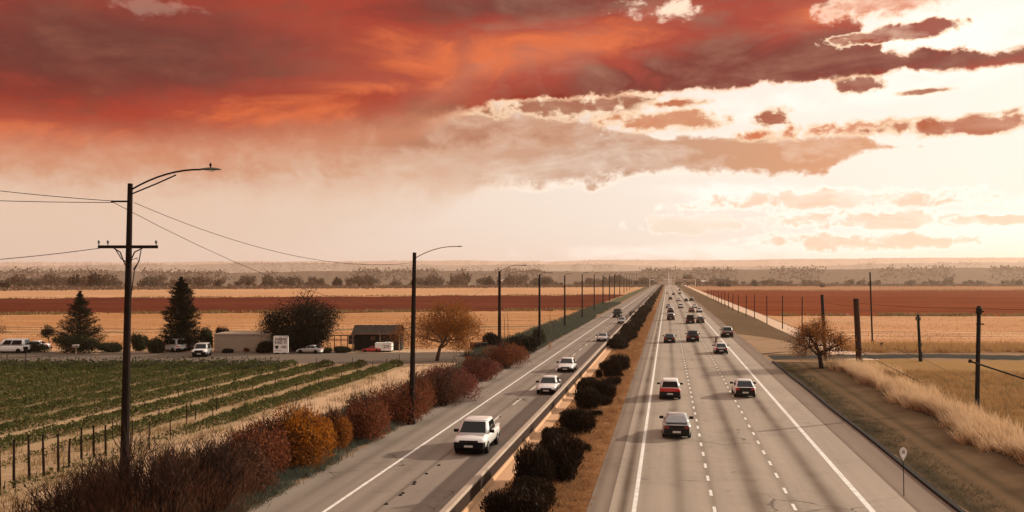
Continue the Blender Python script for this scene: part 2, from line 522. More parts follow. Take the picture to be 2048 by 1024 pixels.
concrete_road("shoulder_asphalt", (0.185, 0.136, 0.102), (0.12, 0.08, 0.055), [(11.12, 0.10, 0.9), (12.4, 0.3, 0.4)])
concrete_road("inner_shoulder", (0.205, 0.155, 0.118), (0.075, 0.05, 0.036), [(-2.35, 0.38, 0.9), (-3.4, 0.2, 0.5)])
plain("paint_white", (0.70, 0.67, 0.62), 0.6, 0.75, 2.5)
plain("paint_worn", (0.60, 0.56, 0.50), 0.7, 0.7, 2.5)
plain("tar", (0.02, 0.018, 0.016), 0.8, 0.3)
plain("kerb_dark", (0.028, 0.026, 0.024), 0.85, 0.4, 1.0)
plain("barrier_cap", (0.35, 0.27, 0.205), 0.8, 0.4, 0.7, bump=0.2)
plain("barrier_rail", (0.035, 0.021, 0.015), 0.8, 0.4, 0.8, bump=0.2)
plain("barrier_concrete", (0.50, 0.285, 0.155), 0.85, 0.25, 0.6, bump=0.2)  # orange of the low sunlight put into the footing and apron colour
plain("pole_wood", (0.016, 0.010, 0.008), 0.85, 0.5, 2.0, bump=0.4)
plain("pole_dark", (0.010, 0.009, 0.0085), 0.6, 0.4, 2.0)
plain("pole_brown", (0.05, 0.022, 0.014), 0.8, 0.4, 2.0, bump=0.3)
plain("post_wood", (0.022, 0.014, 0.010), 0.9, 0.5, 4.0, bump=0.5)
plain("wire", (0.03, 0.02, 0.017), 0.6, 0.1)
plain("lamp_metal", (0.10, 0.11, 0.10), 0.45, 0.2, 3.0, 0.4)
plain("lamp_glass", (0.75, 0.70, 0.6), 0.25, 0.1)
plain("rust_metal", (0.22, 0.085, 0.04), 0.6, 0.3, 3.0)
plain("bark", (0.018, 0.013, 0.010), 0.9, 0.5, 3.0, bump=0.4)
plain("bark_warm", (0.075, 0.043, 0.028), 0.9, 0.5, 3.0, bump=0.4)
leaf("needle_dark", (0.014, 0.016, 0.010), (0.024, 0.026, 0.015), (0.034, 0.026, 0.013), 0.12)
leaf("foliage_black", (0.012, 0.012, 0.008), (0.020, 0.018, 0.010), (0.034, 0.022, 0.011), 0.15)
leaf("foliage_green", (0.034, 0.038, 0.020), (0.052, 0.055, 0.028), (0.080, 0.066, 0.030), 0.3)
leaf("foliage_autumn", (0.21, 0.072, 0.016), (0.34, 0.125, 0.022), (0.10, 0.038, 0.014), 0.4)
leaf("foliage_rust", (0.13, 0.044, 0.015), (0.21, 0.072, 0.020), (0.050, 0.022, 0.012), 0.35)
leaf("shrub_red", (0.15, 0.048, 0.024), (0.24, 0.080, 0.036), (0.075, 0.030, 0.019), 0.3)
leaf("shrub_plum", (0.14, 0.042, 0.031), (0.215, 0.068, 0.047), (0.072, 0.027, 0.022), 0.3)
leaf("shrub_gold", (0.30, 0.10, 0.013), (0.50, 0.19, 0.016), (0.13, 0.042, 0.016), 0.4, clump=0.9)
leaf("shrub_amber", (0.21, 0.072, 0.016), (0.30, 0.105, 0.02), (0.10, 0.04, 0.015), 0.4)
leaf("shrub_brown", (0.085, 0.037, 0.022), (0.14, 0.060, 0.034), (0.036, 0.018, 0.012), 0.25)
leaf("twig", (0.026, 0.014, 0.010), (0.044, 0.023, 0.016), (0.014, 0.009, 0.007), 0.0)
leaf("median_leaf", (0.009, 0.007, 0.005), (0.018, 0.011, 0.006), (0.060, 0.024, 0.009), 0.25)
leaf("vine_leaf", (0.054, 0.064, 0.019), (0.092, 0.096, 0.030), (0.15, 0.128, 0.044), 0.35, clump=0.35)
leaf("grass_teal", (0.060, 0.072, 0.052), (0.090, 0.098, 0.070), (0.13, 0.125, 0.085), 0.3)
leaf("grass_gold", (0.34, 0.19, 0.075), (0.44, 0.26, 0.11), (0.22, 0.125, 0.05), 0.4, clump=0.3)
leaf("grass_olive", (0.20, 0.14, 0.058), (0.27, 0.18, 0.075), (0.12, 0.095, 0.042), 0.35, clump=0.25)
leaf("grass_pale", (0.56, 0.385, 0.225), (0.68, 0.49, 0.31), (0.40, 0.255, 0.13), 0.4, clump=0.5)
leaf("grass_stubble", (0.34, 0.18, 0.085), (0.42, 0.235, 0.115), (0.24, 0.125, 0.058), 0.35, clump=0.3)
leaf("grass_rust", (0.25, 0.120, 0.050), (0.44, 0.24, 0.11), (0.10, 0.047, 0.022), 0.35, clump=0.5)
leaf("grass_dirt", (0.066, 0.056, 0.032), (0.105, 0.080, 0.046), (0.036, 0.036, 0.020), 0.3, clump=0.4)
leaf("far_leaf", (0.088, 0.068, 0.048), (0.125, 0.094, 0.066), (0.060, 0.050, 0.037), 0.2, clump=0.1)  # lightened for the tree belt, part of its haze is in the colour
leaf("far_leaf_warm", (0.135, 0.092, 0.064), (0.175, 0.118, 0.080), (0.085, 0.062, 0.046), 0.2, clump=0.1)  # warmer tone, lightened the same way as painted haze
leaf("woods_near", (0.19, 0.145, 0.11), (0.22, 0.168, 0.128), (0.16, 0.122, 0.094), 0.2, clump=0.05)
leaf("woods_mid", (0.36, 0.295, 0.245), (0.40, 0.33, 0.275), (0.33, 0.27, 0.225), 0.2, clump=0.05)  # lightened like the ridge below, haze painted into the leaves
leaf("woods_far", (0.50, 0.40, 0.33), (0.53, 0.43, 0.36), (0.46, 0.37, 0.31), 0.2, clump=0.05)  # leaf colour nearly as pale as its ridge, again painted haze
leaf("far_leaf_dark", (0.026, 0.022, 0.015), (0.040, 0.032, 0.020), (0.018, 0.016, 0.012), 0.15, clump=0.1)
plain("wall_beige", (0.29, 0.225, 0.165), 0.9, 0.3, 0.8, bump=0.3)
plain("roof_flat", (0.20, 0.15, 0.11), 0.9, 0.3, 1.0)
plain("barn_sheet", (0.040, 0.032, 0.025), 0.7, 0.5, 0.9, bump=0.3)
plain("barn_board", (0.036, 0.034, 0.030), 0.85, 0.5, 1.0, bump=0.3)
plain("barn_edge", (0.16, 0.085, 0.055), 0.8, 0.4, 1.5)
plain("barn_post", (0.30, 0.21, 0.15), 0.85, 0.4, 2.0)
plain("sign_white", (0.82, 0.79, 0.74), 0.5, 0.08, 2.0)
plain("print_black", (0.02, 0.018, 0.018), 0.7, 0.05)
plain("print_faint", (0.55, 0.45, 0.38), 0.7, 0.05)
plain("container_dark", (0.018, 0.022, 0.022), 0.7, 0.3)
plain("warehouse_wall", (0.40, 0.30, 0.24), 0.8, 0.2, 0.05)
plain("warehouse_roof", (0.52, 0.46, 0.41), 0.6, 0.1, 0.05)
plain("mast_white", (0.78, 0.74, 0.70), 0.5, 0.1)
plain("tyre", (0.012, 0.012, 0.012), 0.85, 0.1)
plain("rim", (0.30, 0.29, 0.28), 0.35, 0.1, metal=0.8)
plain("black_trim", (0.008, 0.008, 0.009), 0.6, 0.1)
plain("underbody", (0.006, 0.006, 0.006), 0.9, 0.1)
plain("lamp_red", (0.42, 0.018, 0.012), 0.25, 0.1)
plain("lamp_dim", (0.20, 0.03, 0.018), 0.3, 0.1)
plain("lamp_orange", (0.60, 0.20, 0.05), 0.25, 0.1)
plain("lamp_clear", (0.75, 0.72, 0.66), 0.15, 0.05)
plain("number_plate", (0.55, 0.53, 0.48), 0.5, 0.3, 8.0)
plain("car_glass", (0.008, 0.013, 0.014), 0.08, 0.05, spec=0.3)
plain("car_glass_pale", (0.30, 0.30, 0.30), 0.08, 0.3, spec=0.8)
for nm, c in dict(white=(0.76, 0.74, 0.71), silver=(0.42, 0.41, 0.40), grey=(0.17, 0.16, 0.155), black=(0.014, 0.014, 0.015),
                  charcoal=(0.035, 0.034, 0.034), red=(0.42, 0.022, 0.016), maroon=(0.16, 0.02, 0.018), teal_black=(0.012, 0.020, 0.020)).items():
    dk = max(c) < 0.05
    plain("car_" + nm, tuple(v * .5 for v in c) if dk else c, 0.4 if dk else 0.32, 0.05, 2.0, 0.25 if nm in ("silver", "grey") else 0.0, 0.12 if dk else 0.5, 0, 0.12 if dk else 0.6)


# ---------------------------------------------------------------- objects
def link_obj(name, mesh, mats=(), parent=None, loc=(0, 0, 0), rz=0.0):
    o = bpy.data.objects.new(name, mesh)
    COL.objects.link(o)
    o.location = loc
    o.rotation_euler = (0, 0, rz)
    if parent is not None:
        o.parent = parent
    if mesh is not None:
        for m in (mats if isinstance(mats, (list, tuple)) else [mats]):
            if isinstance(m, str):
                m = MATS[m]
            if mesh.materials.find(m.name) < 0:
                mesh.materials.append(m)
    return o


def tag(o, label=None, category=None, group=None, kind=None):
    for k, v in (("label", label), ("category", category), ("group", group), ("kind", kind)):
        if v:
            o[k] = v
    return o


def empty(name, loc, rz=0.0):
    o = bpy.data.objects.new(name, None)
    o.empty_display_size = 0.3
    COL.objects.link(o)
    o.location = loc
    o.rotation_euler = (0, 0, rz)
    return o


class MB:
    """collects boxes, tubes, prisms; build() links them as one mesh object"""

    def __init__(self):
        self.v, self.f = [], []

    def add(self, vs, fs):
        n = len(self.v)
        self.v += [tuple(p) for p in vs]
        self.f += [tuple(i + n for i in q) for q in fs]
        return self

    def box(self, x0, x1, y0, y1, z0, z1):
        vs = [(x0, y0, z0), (x1, y0, z0), (x1, y1, z0), (x0, y1, z0), (x0, y0, z1), (x1, y0, z1), (x1, y1, z1), (x0, y1, z1)]
        return self.add(vs, [(0, 3, 2, 1), (4, 5, 6, 7), (0, 1, 5, 4), (1, 2, 6, 5), (2, 3, 7, 6), (3, 0, 4, 7)])

    def tube(self, pts, rad, seg=8, cap=True):
        pts = [Vector(p) for p in pts]
        rad = rad if isinstance(rad, (list, tuple)) else [rad] * len(pts)
        vs, fs = [], []
        for i, p in enumerate(pts):
            d = (pts[min(i + 1, len(pts) - 1)] - pts[max(i - 1, 0)])
            d = d.normalized() if d.length > 1e-9 else Vector((0, 0, 1))
            u = d.orthogonal().normalized() if abs(d.z) > 0.95 else d.cross(Vector((0, 0, 1))).normalized()
            w = d.cross(u)
            for k in range(seg):
                a = 2 * math.pi * k / seg
                vs.append(p + (u * math.cos(a) + w * math.sin(a)) * rad[i])
        for i in range(len(pts) - 1):
            for k in range(seg):
                a, b = i * seg + k, i * seg + (k + 1) % seg
                fs.append((a, b, b + seg, a + seg))
        if cap:
            fs.append(tuple(range(seg))[::-1])
            fs.append(tuple((len(pts) - 1) * seg + k for k in range(seg)))
        return self.add(vs, fs)

    def lathe(self, prof, seg=16, centre=(0, 0, 0), axis="z"):
        vs, fs = [], []
        for (r_, z_) in prof:
            for k in range(seg):
                a = 2 * math.pi * k / seg
                p = (r_ * math.cos(a), r_ * math.sin(a), z_)
                if axis == "x":
                    p = (p[2], p[0], p[1])
                vs.append((p[0] + centre[0], p[1] + centre[1], p[2] + centre[2]))
        for i in range(len(prof) - 1):
            for k in range(seg):
                a, b = i * seg + k, i * seg + (k + 1) % seg
                fs.append((a, b, b + seg, a + seg))
        fs.append(tuple(range(seg))[::-1]); fs.append(tuple((len(prof) - 1) * seg + k for k in range(seg)))
        return self.add(vs, fs)

    def prism(self, poly, z0, z1):
        n = len(poly)
        vs = [(p[0], p[1], z0) for p in poly] + [(p[0], p[1], z1) for p in poly]
        return self.add(vs, [tuple(range(n))[::-1], tuple(range(n, 2 * n))] + [(i, (i + 1) % n, n + (i + 1) % n, n + i) for i in range(n)])

    def mesh(self, name, smooth=False):
        m = bpy.data.meshes.new(name)
        m.from_pydata(self.v, [], self.f)
        if smooth:
            m.polygons.foreach_set("use_smooth", [True] * len(m.polygons))
        m.update()
        return m

    def build(self, name, mat, parent=None, loc=(0, 0, 0), rz=0.0, smooth=False):
        return link_obj(name, self.mesh(name, smooth), mat, parent, loc, rz)


def np_mesh(name, verts, nper):
    """mesh of separate polygons of nper corners from an (n*nper,3) array"""
    n = len(verts) // nper
    m = bpy.data.meshes.new(name)
    m.vertices.add(len(verts))
    m.vertices.foreach_set("co", np.ascontiguousarray(verts, dtype=np.float32).ravel())
    m.loops.add(len(verts))
    m.loops.foreach_set("vertex_index", np.arange(len(verts), dtype=np.int32))
    m.polygons.add(n)
    m.polygons.foreach_set("loop_start", np.arange(0, n * nper, nper, dtype=np.int32))
    m.update(calc_edges=True)
    return m


def rand_dirs(n, rg):
    d = rg.normal(size=(n, 3))
    return d / np.linalg.norm(d, axis=1, keepdims=True)


def leaves(P, size, rg, aspect=0.55, up=None, upk=0.0):
    """one rhombic leaf per point; size is scalar or array. Returns (4n,3)"""
    n = len(P)
    a = rand_dirs(n, rg)
    if up is not None:
        a = a * (1 - upk) + up * upk
        a /= np.linalg.norm(a, axis=1, keepdims=True) + 1e-9
    b = np.cross(a, rand_dirs(n, rg))
    b /= np.linalg.norm(b, axis=1, keepdims=True) + 1e-9
    s = (np.ones(n) * size * rg.uniform(0.65, 1.35, n))[:, None]
    q = np.stack([P - a * s * 0.5, P + b * s * aspect * 0.5, P + a * s * 0.5, P - b * s * aspect * 0.5], axis=1)
    return q.reshape(-1, 3)


def blades(P, h, w, rg, lean=0.35, wind=(0, 0)):
    """upright triangular grass blades"""
    n = len(P)
    ang = rg.uniform(0, 2 * np.pi, n)
    hh = h * rg.uniform(0.55, 1.35, n)
    d = np.stack([np.cos(ang), np.sin(ang), np.zeros(n)], 1)
    ln = rg.normal(size=(n, 2)) * lean
    tip = P + np.stack([(ln[:, 0] + wind[0]) * hh, (ln[:, 1] + wind[1]) * hh, hh], 1)
    ww = (np.ones(n) * w * rg.uniform(0.7, 1.3, n))[:, None]
    q = np.stack([P - d * ww * 0.5, P + d * ww * 0.5, tip], 1)
    return q.reshape(-1, 3)


def sheet(name, poly, z, mat, kind="structure", sub=0):
    """flat piece of ground from a polygon of (x, y)"""
    m = bpy.data.meshes.new(name)
    m.from_pydata([(p[0], p[1], z) for p in poly], [], [tuple(range(len(poly)))])
    m.update()
    if m.polygons[0].normal.z < 0:
        m.flip_normals()
    return tag(link_obj(name, m, mat), kind=kind)


def strip(name, x0, x1, y0, y1, z, mat, kind="structure", step=8.0, wob=0.0, seed=0):
    """strip along the road with slightly ragged edges"""
    rg = np.random.default_rng(seed)
    n = max(2, int((y1 - y0) / step) + 1)
    ys = np.linspace(y0, y1, n)
    a = x0 + np.cumsum(rg.normal(size=n)) * 0 + rg.normal(size=n) * wob
    b = x1 + rg.normal(size=n) * wob
    vs = [(a[i], ys[i], z) for i in range(n)] + [(b[i], ys[i], z) for i in range(n)]
    fs = [(i, n + i, n + i + 1, i + 1) for i in range(n - 1)]
    m = bpy.data.meshes.new(name)
    m.from_pydata(vs, [], fs)
    m.update()
    return tag(link_obj(name, m, mat), kind=kind)


# ================================================================== the land
FAR = 4500.0
sheet("ground", [(-FAR, -300), (FAR, -300), (FAR, FAR), (-FAR, FAR)], 0.0, "earth")

# fields left of the highway (their edges run square to the view, slightly skewed as in the photograph)
def field(name, corners, z, mat, rag=0.75):
    rg = np.random.default_rng(len(name) * 7 + int(z * 1e4))
    pts = []
    walk = np.convolve(rg.normal(size=72), np.ones(9) / 3.0, 'valid')
    for (a, b) in zip(corners, corners[1:] + corners[:1]):
        n = max(1, int(math.hypot(b[0] - a[0], b[1] - a[1]) / 16))
        for k in range(n):
            t = k / n
            q = (a[0] + (b[0] - a[0]) * t, a[1] + (b[1] - a[1]) * t)
            j = (rg.normal() * .6 + walk[len(pts) % 64]) * rag * min(1.0, (q[1] - HORIZON) / 60.0) if 0 < k else 0.0
            pts.append(at(q[0] + j * 3, q[1] + j)[:2])
    return sheet(name, pts, z, mat)

def edge_at(x, py):          # a photo column on the line at lateral x
    return 1335.0 + x * (py - HORIZON) / (CAM_H * cy_)

L = -25.5
field("stubble_field", [(-900, 703), (edge_at(L, 703), 703), (edge_at(L, 600), 600), (-900, 606)], 0.004, "stubble")
field("ploughed_field", [(-900, 632), (-200, 630), (300, 627), (900, 623), (edge_at(L, 619), 619), (edge_at(L, 589.5), 589.5), (900, 591), (300, 595.5), (-900, 602)], 0.008, "ploughed")
field("pale_field", [(-900, 606), (300, 599), (900, 595), (edge_at(L, 594), 594), (edge_at(L, 570), 570), (600, 576), (0, 580.5), (-900, 586)], 0.006, "pale_stubble")
field("field_ditch", [(-900, 667), (0, 665.2), (260, 664.4), (520, 663), (900, 655), (edge_at(L, 652), 652), (edge_at(L, 651), 651), (900, 654), (520, 661.6), (260, 663), (0, 663.8), (-900, 665)], 0.010, "verge_green", 0.35)
R = 27.0
field("ploughed_field_right", [(edge_at(R, 631), 631), (2048, 632), (3200, 634), (3200, 581), (2048, 580), (edge_at(R, 580), 581)], 0.008, "ploughed_warm")
field("stubble_field_right", [(edge_at(R, 690), 690), (2048, 694), (3200, 700), (3200, 634), (2048, 632), (edge_at(R, 631), 631)], 0.004, "pale_stubble")
field("tan_field_right", [(edge_at(R, 581), 581), (2048, 580), (3200, 581), (3200, 561.5), (edge_at(R, 561), 561.5)], 0.006, "tan_field")
field("gold_field", [(edge_at(19.6, 719), 719), (3200, 732), (3200, 1500), (edge_at(19.6, 1500), 1500)], 0.006, "gold_field")

# side road on the left, with its pale verge
field("dirt_verge_left", [(-900, 699), (960, 699), (1010, 706), (1010, 712), (-900, 712)], 0.012, "sand")
field("side_road", [(-900, 709.5), (940, 704), (1012, 704), (1000, 727), (860, 727.5), (-900, 731)], 0.016, "back_road")
field("weedy_soil", [(-1600, 730.2), (edge_at(-46, 729), 729), (edge_at(-46, 1150), 1150), (-1600, 1150)], 0.010, "weedy_soil", 0.8)
field("crop_soil", [(-1600, 730.5), (870, 727), (edge_at(-29.5, 1250), 1250), (-1600, 1250)], 0.006, "vine_soil")
strip("sand_track", -30.4, -24.3, 25, 121.5, 0.012, "sand", wob=0.25, seed=3)
# side road on the right
field("side_road_right", [(edge_at(13.4, 719), 719), (1800, 716.5), (2048, 719), (3200, 735), (3200, 722), (2048, 710), (1800, 709), (edge_at(13.4, 711), 711)], 0.014, "cold_road")
strip("pale_path", 22.6, 26.6, 133, 1600, 0.012, "path_sand", step=40, wob=0.2, seed=5)
field("dirt_pullout", [(edge_at(12.9, 668), 668), (1530, 675), (1592, 688), (1618, 700), (1600, 707), (1515, 708), (edge_at(12.9, 709), 709)], 0.012, "verge_sand")
strip("dirt_track", 13.0, 20.2, 20, 128.5, 0.010, "dirt_track", wob=0.3, seed=6)
strip("verge_right", 12.9, 22.6, 131, 1600, 0.008, "verge_brown", step=30, wob=0.3, seed=7)
strip("verge_left", -25.5, -18.3, 20, 1700, 0.018, "verge_green", step=10, wob=0.3, seed=8)
strip("median", -8.35, -3.45, 15, 1900, 0.010, "median_soil", step=6, wob=0.12, seed=9)

# ------------------------------------------------------------------ the highway
strip("shoulder_left", -20.3, -17.9, 15, 1900, 0.022, "red_shoulder", step=9, wob=0.25, seed=11)
road_l = strip("highway_left", -18.5, -9.0, 15, 2000, 0.026, "asphalt_left", step=60)
road_r = strip("highway_right", -2.6, 11.05, 15, 2000, 0.026, "concrete", step=60)
strip("inner_shoulder", -3.6, -2.6, 15, 2000, 0.026, "inner_shoulder", step=12, wob=0.0)
strip("outer_shoulder", 11.05, 12.85, 15, 2000, 0.022, "shoulder_asphalt", step=60)


def line(parent, name, x, y0, y1, w, mat, z=0.031, step=20.0):
    o = strip(name, x - w / 2, x + w / 2, y0, y1, z, mat, kind=None, step=step)
    o.parent = parent
    return o


line(road_r, "edge_line", -1.49, 15, 1500, 0.20, "paint_white")
line(road_r, "edge_line", 9.09, 15, 1500, 0.27, "paint_white")
line(road_l, "edge_line", -15.2, 15, 1500, 0.18, "paint_white")


def dashes(parent, x, y0, period, length, w, n_single, n_far, mat):
    me = bpy.data.meshes.new("lane_dash")
    me.from_pydata([(-w / 2, 0, 0), (w / 2, 0, 0), (w / 2, length, 0), (-w / 2, length, 0)], [], [(0, 1, 2, 3)])
    me.update()
    for i in range(n_single):
        link_obj("lane_dash", me, mat, parent, (x + random.uniform(-.015, .015), y0 + i * period + random.uniform(-.12, .12), 0.031))
    mb = MB()
    for i in range(n_single, n_far):
        y = y0 + i * period
        mb.add([(x - w / 2, y, 0.031), (x + w / 2, y, 0.031), (x + w / 2, y + length, 0.031), (x - w / 2, y + length, 0.031)], [(0, 1, 2, 3)])
    tag(mb.build("far_lane_dashes", mat, parent), kind="stuff")


dashes(road_r, 2.1, 38.0, 3.6, 1.3, 0.15, 75, 300, "paint_white")
dashes(road_r, 5.72, 39.2, 3.6, 1.3, 0.15, 75, 300, "paint_white")
dashes(road_l, -12.6, 60.0, 10.5, 4.2, 0.14, 30, 100, "paint_worn")
lump = MB().lathe([(0.10, 0.0), (0.09, 0.04), (0.04, 0.07), (0.005, 0.075)], 7).mesh("road_stud")
for (px, py) in ((773, 1010), (806, 988), (828, 970), (853, 949), (878, 932), (1000, 835), (1037, 800), (801, 992), (830, 966)):
    p = at(px, py)
    link_obj("road_stud", lump, "tar", road_l, (p.x, p.y, 0.026))

# dark kerb along the right shoulder
kb = MB()
ks = [(y, 13.0 + 0.05 * math.sin(y * 0.21)) for y in range(20, 131, 3)]
for (ya, xa), (yb, xb) in zip(ks, ks[1:]):
    kb.add([(xa - .17, ya, 0), (xa + .17, ya, 0), (xa + .12, ya, .14), (xa - .12, ya, .14), (xb - .17, yb, 0), (xb + .17, yb, 0), (xb + .12, yb, .14), (xb - .12, yb, .14)],
           [(0, 4, 7, 3), (3, 7, 6, 2), (2, 6, 5, 1)])
tag(kb.build("kerb", "kerb_dark"), kind="structure")

# ------------------------------------------------------------------ the median barrier
bar = tag(empty("median_barrier", (-9.0, 0, 0)), "long concrete median barrier with pale cap beside the oncoming carriageway", "barrier")
def extr(prof, ys):
    mb = MB(); n = len(prof)
    vs = [(p[0], y, p[1]) for y in ys for p in prof]
    fs = [(i * n + k, i * n + (k + 1) % n, (i + 1) * n + (k + 1) % n, (i + 1) * n + k) for i in range(len(ys) - 1) for k in range(n)]
    fs += [tuple(range(n))[::-1], tuple((len(ys) - 1) * n + k for k in range(n))]
    return mb.add(vs, fs)
BY = list(range(15, 300, 3)) + list(range(300, 1900, 40))
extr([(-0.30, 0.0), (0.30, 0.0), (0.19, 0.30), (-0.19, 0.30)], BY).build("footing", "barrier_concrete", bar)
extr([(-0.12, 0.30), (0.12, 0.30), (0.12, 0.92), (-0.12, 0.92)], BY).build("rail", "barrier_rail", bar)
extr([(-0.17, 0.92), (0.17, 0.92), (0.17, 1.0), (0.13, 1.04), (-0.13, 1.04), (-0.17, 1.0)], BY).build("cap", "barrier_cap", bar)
extr([(0.30, 0.015), (0.95, 0.015), (0.95, 0.06), (0.30, 0.12)], BY).build("apron", "barrier_concrete", bar)

# ------------------------------------------------------------------ hills
def vnoise(n, cells, rg):
    """smooth random profile"""
    k = rg.normal(size=cells + 3)
    t = np.linspace(0, cells, n); i = t.astype(int); f = t - i; f = f * f * (3 - 2 * f)
    return k[i] * (1 - f) + k[i + 1] * f


def hill(name, d0, d1, pts, mat, seed, amp=1.0, woods=9000, tall=4.0, woodmat="far_leaf", n=900):
    """ridge whose crest is seen along pts (photo px, py) at depth d1, rising from depth d0"""
    rg = np.random.default_rng(seed)
    xs = np.linspace(-900, 2900, n)
    crest = np.interp(xs, [p[0] for p in pts], [p[1] for p in pts])
    w = sum(vnoise(n, c, rg) * a for c, a in ((5, 1.8), (11, 1.5), (27, .9), (70, .5), (190, .3), (500, .22)))
    crest = crest - w * amp
    rough = sum(vnoise(n, c, rg) * a for c, a in ((12, .6), (40, .4)))
    rows = [0.0, 0.15, 0.3, 0.45, 0.6, 0.75, 0.88, 1.0]
    vs, fs = [], []
    for t in rows:
        d = d0 + (d1 - d0) * t
        for i in range(n):
            z = max(hz(crest[i], d1), 1.0) * (t ** 1.25) * (1 + (rough[i] * 0.10 * math.sin(t * 3.1) if 0 < t < 1 else 0)) - (2.0 if t == 0 else 0)
            vs.append(atd(xs[i], d, max(z, -2.0)))
    for a in range(len(rows) - 1):
        for i in range(n - 1):
            fs.append((a * n + i, a * n + i + 1, (a + 1) * n + i + 1, (a + 1) * n + i))
    mb = MB().add(vs, fs)
    o = tag(mb.build(name, mat, smooth=True), kind="structure")
    # patchy woods over the slope, crest included
    V = np.array([tuple(v) for v in vs]).reshape(len(rows), n, 3)
    m = woods
    i = rg.integers(0, n, m); r_ = np.minimum((len(rows) - 1) * (1 - rg.random(m) ** 1.6 * 0.75), len(rows) - 1.001)
    j = r_.astype(int); f = (r_ - j)[:, None]
    P = V[j, i] * (1 - f) + V[j + 1, i] * f
    patch = vnoise(n, 60, rg)[i] + vnoise(n, 200, rg)[i] * .7 + rg.normal(size=m) * .3
    P = P[patch > 0.1]
    P = P + rg.normal(size=P.shape) * np.array([6, 6, 0.5]); P[:, 2] += np.abs(rg.normal(size=len(P))) * tall
    w = link_obj(name + "_woods", np_mesh(name + "_woods", leaves(P, tall * 1.5, rg, 0.7), 4), woodmat)
    tag(w, "hazy patchy woods on the " + name.replace("_", " "), "woods", kind="stuff")
    return o

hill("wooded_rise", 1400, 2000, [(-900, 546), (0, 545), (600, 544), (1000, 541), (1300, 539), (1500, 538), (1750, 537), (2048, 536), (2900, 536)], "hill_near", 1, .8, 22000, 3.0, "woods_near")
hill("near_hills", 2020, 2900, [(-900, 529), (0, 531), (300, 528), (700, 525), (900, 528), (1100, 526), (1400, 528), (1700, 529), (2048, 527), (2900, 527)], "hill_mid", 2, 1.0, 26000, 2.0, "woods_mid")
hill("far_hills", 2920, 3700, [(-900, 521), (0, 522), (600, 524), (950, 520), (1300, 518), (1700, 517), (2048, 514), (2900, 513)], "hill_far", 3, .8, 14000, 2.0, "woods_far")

# ------------------------------------------------------------------ haze: the warm evening air
hm = bpy.data.materials.new("haze_air")
hm.use_nodes = True
ht = hm.node_tree
for n in list(ht.nodes):
    ht.nodes.remove(n)
pv = ht.nodes.new("ShaderNodeVolumePrincipled")
pv.inputs["Color"].default_value = (0.96, 0.76, 0.58, 1)
pv.inputs["Density"].default_value = 1.0e-4
pv.inputs["Anisotropy"].default_value = 0.74
ho = ht.nodes.new("ShaderNodeOutputMaterial")
ht.links.new(pv.outputs[0], ho.inputs["Volume"])
try:
    hm.cycles.homogeneous_volume = True
except Exception:
    pass
MATS["haze_air"] = hm
ztop = max(v.co.z for o in bpy.data.objects if "hill" in o.name for v in o.data.vertices) + 4.0
tag(MB().box(-6000, 6000, -250, 4600, -3.0, ztop).build("haze", "haze_air"), kind="stuff")

# ================================================================== vegetation builders
def lobes_points(n, rx, ry, h, rg, nl=7, shell=0.55, base=0.12, rag=0.07):
    """points through a lumpy dome; returns points and outward directions"""
    cs = [np.array([0, 0, h * 0.45])]
    rs = [np.array([rx * 0.8, ry * 0.8, h * 0.5])]
    for k in range(nl):
        a = 2 * np.pi * (k + rg.uniform(-.3, .3)) / nl
        q = rg.uniform(0.45, 0.72)
        s = rg.uniform(0.34, 0.52)
        cs.append(np.array([rx * q * np.cos(a), ry * q * np.sin(a), h * rg.uniform(0.3, 0.66)]))
        rs.append(np.array([rx * s, ry * s, h * rg.uniform(0.26, 0.36)]))
    w = np.array([r_.prod() ** 0.7 for r_ in rs]); w /= w.sum()
    idx = rg.choice(len(cs), n, p=w)
    d = rand_dirs(n, rg)
    rad = shell + (1 - shell) * rg.random(n) ** 0.6
    rad = rad * (1 + rg.normal(size=n) * rag)
    C, Rr = np.array(cs)[idx], np.array(rs)[idx]
    P = C + d * Rr * rad[:, None]
    P[:, 2] = np.abs(P[:, 2] - base * h) + base * h * rg.random(n)
    return P, d


def stems(rx, ry, h, n, rg, r0=0.03, seg=4, bare=False):
    mb = MB()
    for k in range(n):
        a = rg.uniform(0, 6.283); q = rg.uniform(0.15, 0.85)
        b0 = Vector((rx * 0.15 * math.cos(a), ry * 0.15 * math.sin(a), -0.05))
        tip = Vector((rx * q * math.cos(a + rg.normal() * .2), ry * q * math.sin(a), h * (rg.uniform(0.7, 1.03) if bare else rg.uniform(0.5, 0.9)) * (1.08 - 0.4 * q * q)))
        mid = b0.lerp(tip, 0.5) + Vector((rg.normal() * .1 * rx, rg.normal() * .1 * ry, h * 0.1))
        mb.tube([b0, mid, tip], [r0, r0 * 0.6, r0 * 0.15], seg, cap=False)
        for j in range(5 if bare else 2):
            t = rg.uniform(0.3, 0.95)
            s = mid.lerp(tip, max(0, t * 2 - 1)) if t > .5 else b0.lerp(mid, t * 2)
            e = s + Vector((rg.normal() * .30 * rx * .5, rg.normal() * .3 * ry * .5, h * rg.uniform(.12, .3)))
            mb.tube([s, e], [r0 * 0.45, r0 * 0.1], 3, cap=False)
    return mb


SHRUB_CACHE = {}


def shrub_meshes(kind, rx, ry, h, seed, nleaf, size, aspect, upk, leafmat, stemmat="twig", nstem=26, r0=0.03, shell=0.5, nl=7, bare=False):
    rg = np.random.default_rng(seed)
    P, d = lobes_points(nleaf, rx, ry, h, rg, nl=nl, shell=shell, rag=.13)
    up = d * 0.6 + np.array([0, 0, 0.9])
    up /= np.linalg.norm(up, axis=1, keepdims=True)
    V = leaves(P, size, rg, aspect, up, upk)
    V[:, 2] = np.maximum(V[:, 2], 0.01)
    return np_mesh("foliage", V, 4), stems(rx, ry, h, nstem, rg, r0, bare=bare).mesh("stems")


